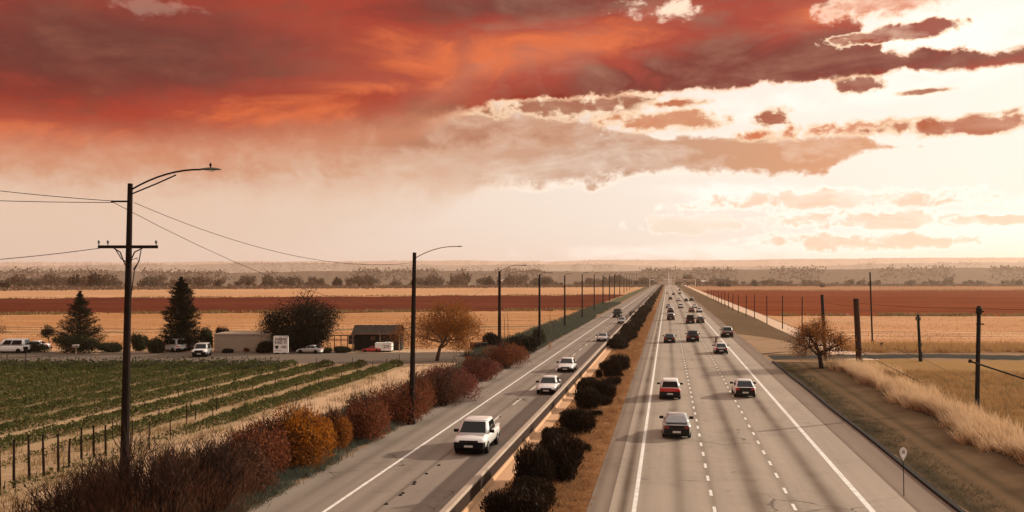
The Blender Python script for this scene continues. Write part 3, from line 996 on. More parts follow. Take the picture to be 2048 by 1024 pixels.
def shrub(name, loc, rx, ry, h, leafmat, label, category="shrub", group=None, seed=0, nleaf=5000, size=0.2, aspect=0.2, upk=0.55,
          stemmat="twig", nstem=26, r0=0.03, shell=0.5, nl=7, rz=0.0, bare=False):
    o = tag(empty(name, loc, rz), label, category, group)
    fm, sm = shrub_meshes(name, rx, ry, h, seed, nleaf, size, aspect, upk, leafmat, stemmat, nstem, r0, shell, nl, bare)
    link_obj("foliage", fm, leafmat, o)
    link_obj("stems", sm, stemmat, o)
    return o


def copy_thing(src, loc, rz, scale, label=None, group=None):
    r_ = src.copy(); COL.objects.link(r_)
    r_.location = loc; r_.rotation_euler = (0, 0, rz); r_.scale = scale
    if label: r_["label"] = label
    if group: r_["group"] = group
    for ch in list(src.children):
        c = ch.copy(); COL.objects.link(c); c.parent = r_
        for g in list(ch.children):
            d = g.copy(); COL.objects.link(d); d.parent = c
    return r_


def branch_tree(h, spread, rg, trunk_h=0.25, r0=0.16, levels=4, kids=4, up=0.35, lean=(0, 0), twig_len=0.55):
    """skeleton of a tree: a mesh of limbs and the list of twig points"""
    mb = MB(); tips = []

    def grow(p, d, ln, rad, lev):
        n = 3
        pts = [p]; q = p.copy(); dd = d.copy()
        for i in range(n):
            dd = (dd + Vector(rg.normal(size=3)) * 0.16 + Vector((0, 0, 0.06))).normalized()
            q = q + dd * (ln / n)
            pts.append(q.copy())
        mb.tube(pts, [rad, rad * .85, rad * .7, rad * .5], 6 if lev < 2 else (4 if lev == 2 else 3), cap=False)
        if lev >= levels:
            tips.append((pts[1], dd)); tips.append((pts[2], dd)); tips.append((pts[3], dd))
            return
        nk = kids + (1 if lev == 0 else 0)
        for k in range(nk):
            a = 2 * math.pi * (k + rg.uniform(-.35, .35)) / nk
            side = d.orthogonal().normalized()
            side = (side * math.cos(a) + d.cross(side) * math.sin(a))
            nd = (dd * up + side * spread * rg.uniform(.6, 1.15) + Vector((0, 0, rg.uniform(0.0, .45)))).normalized()
            t = rg.uniform(.45, 1.0)
            s = pts[1].lerp(pts[3], t)
            grow(s, nd, ln * rg.uniform(.58, .80), rad * .5, lev + 1)
        grow(pts[3], dd, ln * .72, rad * .5, lev + 1)

    grow(Vector((0, 0, -0.05)), Vector((lean[0], lean[1], 1)).normalized(), h * trunk_h, r0, 0)
    return mb, tips


def tree(name, loc, h, w, leafmat, label, seed, nleaf, size, spread=0.9, trunk_h=0.25, r0=0.16, levels=4, kids=4, bark="bark", jit=0.35,
         lean=(0, 0), category="tree", group=None, zmin=0.0, bare_top=None, aspect=0.5):
    rg = np.random.default_rng(seed)
    mb, tips = branch_tree(h, spread, rg, trunk_h, r0, levels, kids, lean=lean)
    V = np.array(mb.v)
    # scale the grown skeleton to the size the tree has
    sx = w / max(1e-3, np.percentile(V[:, 0], 99) - np.percentile(V[:, 0], 1))
    sz = h / max(1e-3, V[:, 2].max())
    mb.v = [(x * sx, y * sx, z * sz) for x, y, z in mb.v]
    T = np.array([(t[0].x * sx, t[0].y * sx, t[0].z * sz) for t in tips])
    T = T[T[:, 2] > zmin]
    o = tag(empty(name, loc, rg.uniform(0, 6.28)), label, category, group)
    mb.build("trunk", bark, o)
    P = T[rg.integers(0, len(T), nleaf)] + np.clip(rg.normal(size=(nleaf, 3)), -1.7, 1.7) * jit
    P = P[P[:, 2] > zmin * 0.8]
    if bare_top:
        P = P[rg.random(len(P)) < np.clip(1.0 - (P[:, 2] / h - bare_top) / 0.22, 0.10, 1.0)]
    link_obj("crown", np_mesh("crown", leaves(P, size, rg, aspect), 4), leafmat, o)
    return o


def conifer(name, loc, h, rmax, label, seed, n_br=150, prof=None, droop=0.15, clump=False, mat="needle_dark", nper=46, size=0.34):
    rg = np.random.default_rng(seed)
    o = tag(empty(name, loc, rg.uniform(0, 6.28)), label, "tree")
    mb = MB().tube([(0, 0, -.1), (0.05, 0, h * .5), (0, 0.03, h * .98)], [h * .022, h * .013, 0.02], 7)
    Ps = []; Us = []
    for k in range(n_br):
        t = (k + rg.random()) / n_br
        t = t ** 1.1
        z = h * (0.06 + 0.92 * t)
        rr = rmax * prof(t) * rg.uniform(.72, 1.14)
        a = k * 2.39996 + rg.normal() * .25
        d = Vector((math.cos(a), math.sin(a), 0))
        tip = Vector((d.x * rr, d.y * rr, z + rr * (0.28 - droop) + rg.normal() * .12))
        mb.tube([(0, 0, z), tip], [0.045, 0.012], 3, cap=False)
        n = max(8, int(nper * (0.35 + rr / rmax)))
        u = rg.random(n) ** 0.7
        q = np.array([0, 0, z]) + (np.array(tip) - np.array([0, 0, z])) * u[:, None]
        thick = (0.07 + 0.10 * rr) if clump else (0.08 + 0.10 * rr)
        q = q + np.clip(rg.normal(size=(n, 3)), -1.6, 1.6) * thick * np.array([1, 1, .7]) * (1.15 - u[:, None] * .6)
        Ps.append(q)
        Us.append(np.tile(np.array([d.x, d.y, 0.45]), (n, 1)))
    P = np.concatenate(Ps); U = np.concatenate(Us); U /= np.linalg.norm(U, axis=1, keepdims=True)
    mb.build("trunk", "bark", o)
    link_obj("crown", np_mesh("crown", leaves(P, size, rg, 0.3, U, 0.6), 4), mat, o)
    return o


def scatter(poly_fn, n, rg):
    """n random (x, y) from a sampler returning arrays"""
    x, y = poly_fn(n, rg)
    return np.stack([x, y, np.zeros(n) + 0.01], 1)


def grass(name, P, h, w, mat, seed, lean=0.35, wind=(0, 0), label=None):
    rg = np.random.default_rng(seed)
    o = link_obj(name, np_mesh(name, blades(P, h, w, rg, lean, wind), 3), mat)
    return tag(o, label, "grass", kind="stuff")


# ================================================================== far trees along the horizon
def far_tree_proto(seed, h, w, mat, n=420, tall=False):
    rg = np.random.default_rng(seed)
    o = empty("far_tree", (0, 0, 0))
    P, d = lobes_points(n, w / 2, w / 2, h * 0.9, rg, nl=6, shell=0.35)
    P[:, 2] += h * 0.08
    link_obj("crown", np_mesh("crown", leaves(P, h * 0.125, rg, 0.7), 4), mat, o)
    MB().tube([(0, 0, -.3), (0.1, 0, h * .5)], [h * .03, h * .015], 5).build("trunk", "bark", o)
    return o

protos = [far_tree_proto(s, 10.0, w, m) for s, w, m in ((1, 10, "far_leaf"), (2, 13, "far_leaf"), (3, 9, "far_leaf_warm"), (4, 12, "far_leaf_warm"), (5, 7.5, "far_leaf_dark"), (6, 14, "far_leaf"))]
used = set()
FT = "hazy round-crowned tree in the belt beyond the far left fields"
def put_far(px, d, h, k, label, group, wide=1.0):
    s = h / 10.0
    loc = atd(px, d, 0.0)
    src = protos[k]
    if k not in used:
        used.add(k)
        src.location = loc; src.scale = (s * wide, s * wide, s); src.rotation_euler = (0, 0, rng.uniform(0, 6.28))
        return tag(src, label, "tree", group)
    o = copy_thing(src, loc, rng.uniform(0, 6.28), (s * wide, s * wide, s), label, group)
    o["category"] = "tree"
    return o

px = -20.0
while px < 1290:
    t = px / 1300
    d = rng.uniform(900, 1010) + 330 * t
    put_far(px + rng.uniform(-8, 8), d, rng.choice([5, 7, 9, 12, 15, 18], p=[.2, .24, .22, .18, .1, .06]) * (1.0 + .15 * t), int(rng.integers(0, 6)), FT, "belt of trees beyond the left fields", rng.uniform(.85, 1.3))
    px += rng.choice([rng.uniform(5, 14), rng.uniform(14, 34)], p=[.72, .28])
for _ in range(70):
    put_far(rng.uniform(-20, 1260), rng.uniform(1150, 1390), rng.uniform(6, 19), int(rng.integers(0, 6)), FT, "belt of trees beyond the left fields", rng.uniform(.8, 1.2))
FR = "small hazy tree scattered over the far plain right of the highway"
for _ in range(58):
    put_far(rng.uniform(1400, 2080), rng.uniform(1250, 1480), rng.uniform(4.5, 10), int(rng.integers(0, 6)), FR, "trees scattered over the far right plain", rng.uniform(.9, 1.6))
FM = "hazy tree where the highway meets the horizon"
for _ in range(26):
    px = rng.choice([rng.uniform(1160, 1316), rng.uniform(1405, 1480)])
    put_far(px, rng.uniform(1250, 1480), rng.uniform(8, 15), int(rng.integers(0, 4)), FM, "trees at the end of the highway", rng.uniform(.8, 1.3))
for (px, d, h, k, lab, w) in ((1375, 1250, 19, 2, "tallest hazy tree right of the highway at the horizon", .8),
                              (1392, 1230, 13, 3, "lower hazy tree leaning against the tallest one at the horizon", 1.0),
                              (1358, 1260, 12, 2, "hazy tree left of the tallest one at the horizon", 1.0),
                              (1441, 1150, 7.4, 4, "dark round bush in the far field, larger of a pair", 2.0),
                              (1456, 1150, 5.0, 4, "dark round bush in the far field, smaller of a pair", 2.2),
                              (1510, 1230, 7.0, 4, "lone dark round bush right of the pair in the far field", 2.2),
                              (1644, 1100, 4.2, 4, "low dark bush at the upper edge of the right red field", 2.4),
                              (10, 860, 9.5, 4, "darkest tree at the left end of the far tree belt", 1.3),
                              (1542, 1400, 12, 3, "taller hazy tree among the far trees right of the road", 1.0),
                              (1898, 1350, 15, 3, "tallest hazy tree near the right edge of the plain", .8)):
    put_far(px, d, h, k, lab, None, w)
# undergrowth of the belt: one mass of scrub
n = 16000
t = rng.random(n)
pxs = t * 1330 - 30
ds = 880 + 330 * t + rng.normal(size=n) * 35
P = np.array([atd(a, b, 0) for a, b in zip(pxs, ds)])
P[:, 2] = np.abs(rng.normal(size=n)) * 1.1
tag(link_obj("far_scrub", np_mesh("far_scrub", leaves(P, 2.3, rng, 0.7), 4), "far_leaf_warm"), "low hazy scrub under the far tree belt", "scrub", kind="stuff")
n = 9000
P = np.array([atd(a, b, 0) for a, b in zip(rng.uniform(1390, 2200, n), rng.choice([1290, 1420], n) + rng.normal(size=n) * 28)])
P[:, 2] = np.abs(rng.normal(size=n)) * 1.1
tag(link_obj("far_hedge", np_mesh("far_hedge", leaves(P, 2.2, rng, 0.7), 4), "far_leaf_warm"), "low hazy hedges across the far right plain", "hedge", kind="stuff")

# ================================================================== far buildings, mast and gantry
def warehouse(px, py_base, wpx, hm, label, rot=0.0):
    d = CAM_H * F_PX / (py_base - HORIZON)
    w = wpx * d / F_PX
    p = atd(px, d, 0)
    o = tag(empty("warehouse", p, YAW + rot), label, "building", "pale roofed buildings on the far plain")
    MB().box(-w / 2, w / 2, 0, 28, -.5, hm).build("wall", "warehouse_wall", o)
    MB().add([(-w / 2 - .6, -.6, hm), (w / 2 + .6, -.6, hm), (w / 2 + .6, 28.6, hm), (-w / 2 - .6, 28.6, hm), (-w / 2 - .6, 14, hm + 2), (w / 2 + .6, 14, hm + 2)],
             [(0, 1, 5, 4), (3, 4, 5, 2), (0, 4, 3), (1, 2, 5), (0, 3, 2, 1)]).build("roof", "warehouse_roof", o)
    n = max(2, int(w / 14))
    for k in range(n):
        x = -w / 2 + (k + .5) * w / n
        MB().box(x - 2, x + 2, -.15, .05, 0.2, hm * .6).build("door", "container_dark", o)
    return o

warehouse(1425, 570.5, 50, 5.0, "long pale-roofed shed just right of the highway's vanishing point")
warehouse(1462, 569.0, 34, 6.0, "second pale-roofed shed behind the round far bushes")
warehouse(1580, 568.5, 70, 4.0, "longest low pale-roofed building on the far right plain")
warehouse(1700, 568.5, 46, 4.0, "low pale building right of the longest one on the plain")
warehouse(1870, 568.8, 60, 4.0, "low pale building near the right edge of the far plain")
warehouse(925, 572.5, 26, 3.6, "small white house at the tree belt left of the third lamp post")
warehouse(1011, 572.5, 16, 6.5, "white gabled house at the tree belt behind the third lamp post")

gp = atd(1345, 1180, 0)
g = tag(empty("sign_gantry", gp, YAW), "pale overhead gantry spanning the far end of the highway", "gantry")
for x in (-27, -2, 27):
    MB().tube([(x, 0, -.3), (x, 0, 9.0)], 0.35, 6).build("post", "mast_white", g)
MB().box(-27.5, 27.5, -.3, .3, 8.2, 8.9).build("beam", "mast_white", g)
for x0, x1 in ((-22, -11), (3, 13), (16, 25)):
    MB().box(x0, x1, -.55, -.35, 6.0, 9.6).build("sign_panel", "barrier_cap", g)
p = atd(1337.5, 1120, 0)
m_ = tag(empty("mast", p), "tall thin white mast at the far end of the highway", "mast")
MB().tube([(0, 0, -.3), (0, 0, 12), (0, 0, 17)], [0.5, .4, .25], 8).build("shaft", "mast_white", m_)
MB().lathe([(1.1, -.3), (1.1, .35), (.6, .5)], 8).build("base", "mast_white", m_)

# ================================================================== the crop field
def crop_row(i, x):
    rg = np.random.default_rng(100 + i)
    y0 = max(34.0, row_y(x, -60)); y1 = at(1335 + x * (729 - HORIZON) / (CAM_H * cy_), 729).y - 1.0
    if y1 - y0 < 3:
        return
    o = tag(empty("crop_row", (x, y0, 0)), None, "crop row", "rows of green vines")
    ln = y1 - y0
    n = int(ln * 190)
    y = rg.uniform(0, ln, n)
    # patchy growth: gaps and lumps along the row, thin at the near end of the first rows
    dens = 0.94 + 0.16 * np.sin(y * 0.9 + i) * np.sin(y * 0.23 + 2 * i) + 0.12 * np.sin(y * 2.7 + i * 3)
    near = np.clip((y + y0 - (60 - i * 7)) / 10.0, 0.10 if i < 2 else 0.8, 1)
    k = rg.random(n) < dens * near
    y = y[k]; n = len(y)
    hgt = 0.50 + 0.08 * np.sin(y * 1.3 + i * 2) + 0.08 * np.sin(y * 3.1 + i)
    hgt = hgt * (0.5 + 0.5 * np.clip((y + y0 - (58 - i * 8)) / 12.0, 0, 1))
    a = rg.uniform(-0.25, np.pi + 0.25, n)
    q = 0.6 + 0.4 * rg.random(n) ** .7
    wid = 0.70 + 0.10 * np.sin(y * .8 + i)
    P = np.stack([np.cos(a) * wid * q + 0.08 * np.sin(y * .5 + i), y, 0.16 + np.maximum(np.sin(a), -.1) * hgt * q + rg.normal(size=n) * .05], 1)
    link_obj("foliage", np_mesh("foliage", leaves(P, 0.20, rg, 0.55), 4), "vine_leaf", o)
    mb = MB()
    yy = 0.0
    while yy < ln:
        mb.tube([(0, yy, -.02), (rg.normal() * .05, yy + rg.normal() * .1, .6)], [.03, .018], 4, cap=False)
        yy += 2.4
    tag(mb.build("vine_stems", "bark", o), kind="stuff")
    if i < 4:
        pm = MB().tube([(0, 0, -.1), (0, 0, 1.25)], [.035, .03], 5).mesh("stake")
        yy = 14.0
        while yy < ln:
            link_obj("stake", pm, "post_wood", o, (rg.normal() * .05, yy + rg.normal() * .4, 0))
            yy += 5.5
    return o

ORD = ["first", "second", "third", "fourth", "fifth", "sixth", "seventh", "eighth", "ninth", "tenth", "eleventh", "twelfth", "thirteenth", "fourteenth", "fifteenth", "sixteenth",
       "seventeenth", "eighteenth", "nineteenth", "twentieth"]
k = 0
for i in range(15):
    o = crop_row(i, -32.0 - 4.15 * i)
    if o is not None:
        o["label"] = "low green vine row, %s counted from the sandy track" % ORD[k]
        k += 1
# rank growth along the far headland of the crop field
n = 7000
P = np.array([at(a, b) for a, b in zip(rng.uniform(-60, 560, n), rng.uniform(728.5, 741, n))])
P[:, 2] = np.abs(rng.normal(size=n)) * .38
tag(link_obj("headland_growth", np_mesh("headland_growth", leaves(P, .3, rng, .6), 4), "foliage_green"), "dark weedy growth between the side road and the vines", "weeds", kind="stuff")

# weathered stakes by the sandy track
for j, (px, py, top) in enumerate(((0, 990, 893), (28, 976, 880), (59, 961, 870), (88, 953, 870), (117, 945, 868), (138, 934, 878), (163, 918, 855), (188, 914, 852), (212, 912, 851))):
    p = at(px, py)
    h = (py - top) * CAM_H / (py - HORIZON)
    o = tag(empty("wooden_stake", p), "thin dark leaning wooden stake by the sandy track, %s from the left" % ORD[j], "stake", "stakes by the sandy track")
    lx = random.uniform(-.08, .08)
    MB().tube([(0, 0, -.2), (lx * .4, random.uniform(-.03, .03), h * .5), (lx, 0, h)], [.075, .065, .05], 6).build("shaft", "post_wood", o)
    MB().tube([(lx, 0, h * .97), (lx + .05, 0, h * 1.01)], [.06, .045], 5).build("tip", "bark", o)
for j, (px, py, top) in enumerate(((264, 884, 842), (298, 900, 845), (373, 848, 806), (391, 840, 815), (433, 822, 795))):
    p = at(px, py); h = (py - top) * CAM_H / (py - HORIZON)
    o = tag(empty("wooden_stake", p), "short thin wooden stake among the vine rows, %s from the left" % ORD[j], "stake", "stakes among the vines")
    MB().tube([(0, 0, -.1), (.03, 0, h)], [.045, .035], 5).build("shaft", "post_wood", o)
    MB().tube([(.03, 0, h * .97), (.03, 0, h * 1.02)], [.045, .03], 5).build("tip", "bark", o)

# dry weeds on the sandy track side
def tuft_points(fn, ntuft, per, spread, rg):
    C = fn(ntuft, rg)
    P = np.repeat(C, per, axis=0) + np.concatenate([rg.normal(size=(ntuft * per, 2)) * spread, np.zeros((ntuft * per, 1))], 1)
    return P

def band(x0, x1, y0, y1):
    def f(n, rg):
        u = rg.random(n)
        y = y0 + (y1 - y0) * u ** 1.5
        return np.stack([rg.uniform(x0, x1, n), y, np.zeros(n) + .01], 1)
    return f

grass("dry_weeds", tuft_points(band(-40, -24.5, 40, 110), 420, 22, .28, rng), .42, .035, "grass_olive", 21, label="sparse dry weeds along the sandy track and vine ends")
grass("verge_grass", tuft_points(band(-22.0, -18.7, 36, 260), 3600, 24, .22, rng), .46, .035, "grass_teal", 22, .5, label="dark green tufty grass strip beside the oncoming carriageway")
grass("verge_grass_far", tuft_points(band(-27, -19.3, 130, 420), 1800, 18, .3, rng), .6, .09, "grass_teal", 23, .5, label="greyish green grass slope below the far lamp posts")
grass("median_grass", tuft_points(band(-7.2, -3.75, 38, 330), 1900, 30, .17, rng), .30, .032, "grass_rust", 24, .7, label="short rust-orange dry grass on the median")
grass("gold_grass", tuft_points(band(20, 62, 44, 117), 5200, 18, .3, rng), .5, .045, "grass_gold", 25, .5, (-.2, 0), label="golden dry grass on the right meadow")
grass("olive_grass", tuft_points(band(22, 62, 50, 117), 3200, 16, .4, rng), .42, .05, "grass_olive", 26, .6, label="olive dry grass between the golden grass")
grass("track_grass", tuft_points(band(13.3, 15.2, 40, 127), 420, 16, .28, rng), .14, .03, "grass_dirt", 27, .8, label="thin dull grass on the dirt strip by the kerb")
grass("side_scrub", tuft_points(lambda n, rg: np.array([at(a, b) for a, b in zip(rg.uniform(1700, 2080, n), rg.uniform(690, 706, n))]), 500, 16, .5, rng), .8, .09, "grass_gold", 28, .5, label="tall tawny scrub behind the right side road")

# stubble rows and weedy margins: they give the far fields their broken lines
def px_scatter(pxa, pxb, f0, f1, nrow, per, rg):
    P = []
    for k in range(nrow):
        t = (k + rg.uniform(0, .8)) / nrow
        m = int(per * rg.uniform(.3, 1.4)); c = rg.uniform(pxa, pxb); w = rg.uniform(60, 420)
        for a in np.clip(c + rg.normal(size=m) * w, pxa, pxb):
            py = f0(a) + (f1(a) - f0(a)) * t
            P.append(at(a, py + rg.normal() * .12))
    return np.array([tuple(p) for p in P])
rgs = np.random.default_rng(404)
grass("stubble_tufts", px_scatter(-40, 1100, lambda a: 632 - a * .008, lambda a: 700, 120, 55, rgs), .22, .2, "grass_stubble", 31, .5, label="broken lines of tawny stubble on the left golden field")
P = px_scatter(1500, 2080, lambda a: 635, lambda a: 690, 80, 50, rgs)
grass("stubble_tufts_right", P[P[:, 0] > 28], .2, .2, "grass_stubble", 32, .5, label="broken lines of tawny stubble on the right pale field")
def margin(pts, n, spread, rg):
    a = rg.uniform(pts[0][0], pts[-1][0], n); keep = np.sin(a * .05) + np.sin(a * .017 + 1) + rg.normal(size=n) * .8 > -.2
    a = a[keep]
    return np.array([tuple(at(x, np.interp(x, [p[0] for p in pts], [p[1] for p in pts]) + rg.normal() * spread)) for x in a])
Pm = np.concatenate([margin([(-60, 630), (300, 627), (900, 623), (1170, 620)], 2600, .5, rgs), margin([(-60, 598), (300, 595.5), (900, 591), (1230, 589.5)], 1800, .3, rgs),
                     margin([(-60, 581), (600, 576), (1200, 571)], 1800, .35, rgs), margin([(1560, 631.5), (2090, 632)], 1500, .5, rgs), margin([(1470, 580.5), (2090, 580)], 1200, .3, rgs)])
grass("field_margin_weeds", Pm, .9, .5, "grass_olive", 33, .5, label="weedy ragged margins between the far fields")

# the plume of pale feathery grass along the dirt track
def plume(n, rg):
    y = 38 + (122 - 38) * rg.random(n) ** 1.15
    c = 20.9 + .5 * np.sin(y * .35) + .35 * np.sin(y * .9 + 1)
    wd = 1.0 + .5 * np.sin(y * .27 + 2) + .35 * np.sin(y * 1.3)
    return np.stack([c + rg.normal(size=n) * np.maximum(wd, .35) * .6, y, np.zeros(n) + .01], 1)
rgp = np.random.default_rng(290)
C = plume(1500, rgp)
PP = []
for cx, cyy, _ in C:                         # each clump a fountain of stalks of its own height
    hh = rgp.uniform(.45, 1.35); m = 34
    base = np.stack([cx + rgp.normal(size=m) * .16, cyy + rgp.normal(size=m) * .16, np.zeros(m) + .01], 1)
    PP.append(blades(base, hh, .06, rgp, .36, (-.35 + rgp.normal() * .15, -.05 + rgp.normal() * .12)))
fg = link_obj("feather_grass", np_mesh("feather_grass", np.concatenate(PP), 3), "grass_pale")
tag(fg, "pale feathery grass plume along the dirt track", "grass", kind="stuff")

# ================================================================== shrubs along the oncoming carriageway
def by_px(pxa, pxb, top, base):
    """centre, half width and height of something standing on the ground, from its photo box"""
    p = at((pxa + pxb) / 2, base); s = CAM_H / (base - HORIZON)
    return p, (pxb - pxa) * s / 2, (base - top) * s

G = "shrubs along the verge of the oncoming carriageway"
for i, (a, b, top, base, mat, lab, n, sz) in enumerate((
        (380, 540, 872, 990, "shrub_brown", "dark red-brown shrub between the bare thicket and the golden shrub", 9000, .24),
        (440, 575, 840, 960, "shrub_red", "rusty shrub tucked behind and left of the golden shrub", 8000, .22),
        (492, 592, 828, 944, "shrub_red", "rust-orange shrub just left of the golden shrub", 9000, .20),
        (540, 668, 804, 938, "shrub_amber", "bright golden-topped orange shrub on the left verge", 9000, .20),
        (640, 706, 826, 903, "shrub_amber", "smaller amber shrub right behind the golden one", 6000, .20),
        (680, 778, 786, 884, "shrub_red", "rust-red shrub just right of the golden shrubs", 8000, .20),
        (735, 862, 757, 845, "shrub_red", "wide rust-red shrub around the second lamp post", 10000, .20),
        (832, 958, 722, 802, "shrub_plum", "plum-red domed shrub right of the second lamp post", 10000, .20),
        (922, 1004, 712, 760, "shrub_plum", "low plum-red shrub between two larger red domes", 6000, .20),
        (970, 1054, 680, 736, "shrub_red", "round rust-red dome at the end of the shrub line", 8000, .22),
        (1008, 1080, 664, 706, "foliage_black", "dark evergreen dome below the fourth lamp post", 6000, .26),
        (962, 1004, 662, 695, "foliage_black", "small dark evergreen bush left of the fourth lamp post", 3000, .30),
        (1066, 1092, 650, 690, "foliage_green", "slim green bush at the foot of the fourth lamp post", 2000, .30))):
    p, r_, h = by_px(a, b, top, base)
    o = shrub("verge_shrub", p, r_ * 1.06, min(r_ * 1.15, 2.9), h, mat, lab, "shrub", G, 40 + i, n, sz, .28 if "foliage" not in mat else .5, .5, "twig", 46, .03, .45, 9, bare="foliage" not in mat)
    if "golden-topped" in lab:                # the yellowest leaves sit at the top of this one
        rg = np.random.default_rng(77)
        P, d = lobes_points(9000, r_ * 1.02, r_ * 1.05, h * 1.02, rg, nl=9, shell=.7, rag=.1)
        P = P[P[:, 2] / h + P[:, 0] / r_ * .35 + rg.normal(size=len(P)) * .12 > .66]
        link_obj("golden_foliage", np_mesh("golden_foliage", leaves(P, .2, rg, .28), 4), "shrub_gold", o)
for i, (a, b, top, base, mat, lab) in enumerate((
        (480, 560, 872, 975, "shrub_brown", "low brown filler shrub in front of the rust-orange shrub"),
        (652, 722, 812, 898, "shrub_red", "rust filler shrub between the amber and the rust-red shrub"),
        (716, 770, 782, 868, "shrub_brown", "brown filler shrub left of the second lamp post"),
        (822, 880, 742, 825, "shrub_red", "rust filler shrub just right of the second lamp post"),
        (868, 940, 735, 812, "shrub_brown", "brown filler shrub in front of the plum-red dome"),
        (940, 990, 706, 750, "shrub_red", "small rust filler shrub between plum-red shrubs"),
        (340, 430, 895, 1000, "shrub_red", "reddish twiggy shrub right of the tall pole"))):
    p, r_, h = by_px(a, b, top, base)
    shrub("verge_shrub", p + Vector((-.7, 0, 0)), r_ * 1.15, min(r_ * 1.3, 2.8), h, mat, lab, "shrub", G, 140 + i, 6000, .22, .2, .6, "twig", 40, .03, .35, 9, bare=True)
# bare thicket in the near left corner
for i, (px, base, rr, h, lab) in enumerate(((300, 1075, 3.2, 3.9, "bare twiggy thicket in the near left corner around the tall pole"),
                                            (150, 1090, 3.0, 2.6, "low bare twiggy bush left of the tall pole in the corner"),
                                            (425, 1035, 2.3, 3.3, "bare brown bush right of the tall pole in the near corner"),
                                            (205, 1020, 2.1, 2.2, "small bare bush behind the near corner thicket"))):
    shrub("bare_thicket", at(px, base), rr, rr * .8, h, "shrub_brown", lab, "bush", "bare bushes in the near left corner", 60 + i, 3200, .40, .05, .8, "twig", 120, .032, .25, 8, bare=True)

# ================================================================== evergreen bushes on the median
G = "dark bushes planted along the median"
mb_protos = []
def med_bush(k, loc, s, label):
    if len(mb_protos) < 4:
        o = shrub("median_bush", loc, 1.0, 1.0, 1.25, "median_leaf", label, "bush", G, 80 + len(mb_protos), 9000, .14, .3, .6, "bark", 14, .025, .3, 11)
        o.scale = s
        mb_protos.append(o)
        return o
    return copy_thing(mb_protos[k % 4], loc, rng.uniform(0, 6.28), s, label, G)
boxes = ((963, 1108, 972, 1052), (1025, 1110, 890, 990), (1090, 1172, 868, 962), (1080, 1135, 860, 905), (1118, 1188, 815, 868), (1148, 1206, 775, 820), (1153, 1198, 757, 790),
         (1195, 1238, 755, 798), (1207, 1240, 715, 756), (1234, 1268, 708, 742), (1192, 1204, 738, 757))
for i, (a, b, top, base) in enumerate(boxes):
    p, r_, h = by_px(a, b, top, base)
    if i == 10:
        lab = "smallest dark median bush, squeezed against the barrier"
    else:
        lab = "dark median bush, %s up from the bottom edge of the picture" % ORD[i]
    p.x = min(max(p.x, -7.6), -5.4)
    med_bush(i, p, (r_ * rng.uniform(.95, 1.12), r_ * rng.uniform(1.0, 1.35), h / 1.15), lab)
for j, (px, py, w_, h_) in enumerate(((1068, 1010, 1.0, 1.1), (1128, 925, .9, .9), (1160, 905, .7, .6), (1112, 888, .8, 1.0), (1150, 842, .8, .7), (1190, 835, .6, .5), (1205, 810, .7, .7), (1178, 772, .8, .8), (1228, 770, .7, .7), (1212, 740, .8, .9), (1250, 755, .6, .5))):
    p = at(px, py); p.x = min(max(p.x, -7.9), -5.2)
    med_bush(j + 1, p, (w_, w_ * 1.2, h_), "smaller reddish filler bush on the median, %s up from the bottom edge" % ORD[j])
y = 146.0; i = 0
while y < 330:
    x = -7.1 + rng.uniform(-.5, .7)
    h = rng.uniform(1.0, 1.7)
    med_bush(i, Vector((x, y, 0)), (h * .95, h * 1.2, h * .85), "dark bush in the unbroken stretch of median hedge")
    y += rng.uniform(2.6, 4.4); i += 1
n = 16000
P = np.stack([rng.normal(size=n) * .65 - 6.9, 320 + 1100 * rng.random(n) ** 1.4, np.abs(rng.normal(size=n)) * .6], 1)
tag(link_obj("far_median_hedge", np_mesh("far_median_hedge", leaves(P, .7, rng, .6), 4), "median_leaf"), "dark continuous hedge on the far median", "hedge", kind="stuff")

# ================================================================== trees on the left beyond the side road
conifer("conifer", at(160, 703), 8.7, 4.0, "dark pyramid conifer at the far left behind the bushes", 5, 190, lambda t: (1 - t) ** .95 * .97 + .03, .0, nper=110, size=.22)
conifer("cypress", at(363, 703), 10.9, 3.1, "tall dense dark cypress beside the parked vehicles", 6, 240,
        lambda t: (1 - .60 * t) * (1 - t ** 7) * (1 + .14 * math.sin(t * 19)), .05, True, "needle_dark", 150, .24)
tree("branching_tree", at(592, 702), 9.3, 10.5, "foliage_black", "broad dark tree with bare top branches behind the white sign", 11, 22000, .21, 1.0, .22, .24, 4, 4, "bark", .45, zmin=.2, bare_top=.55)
p, r_, h = by_px(528, 662, 636, 703)
shrub("dark_bush", p + Vector((0, .8, 0)), r_, r_ * .75, h, "foliage_black", "dense black-green bush mass under the bare-topped tree", "bush", None, 70, 26000, .22, .6, .2, "bark", 20, .04, .4, 9)
tree("autumn_tree", at(874, 722), 7.9, 10.6, "foliage_autumn", "orange-leaved spreading tree right of the dark barn", 13, 20000, .18, 1.0, .27, .15, 4, 4, "bark_warm", .42, zmin=1.6)
tree("autumn_tree", at(1643, 737), 6.1, 6.3, "foliage_autumn", "rust-leaved tree by the right side road", 17, 8000, .17, 1.0, .2, .14, 4, 4, "bark", .36, zmin=.9)
tree("sapling", at(100, 690), 3.2, 2.1, "foliage_black", "small dark round sapling left of the pyramid conifer", 19, 900, .26, .8, .3, .07, 3, 4, "bark", .22, zmin=1.2)
tree("sapling", at(-8, 690), 5.2, 4.0, "foliage_rust", "half-bare brown tree at the left picture edge", 20, 500, .2, .8, .25, .09, 4, 3, "bark_warm", .25, zmin=1.2)
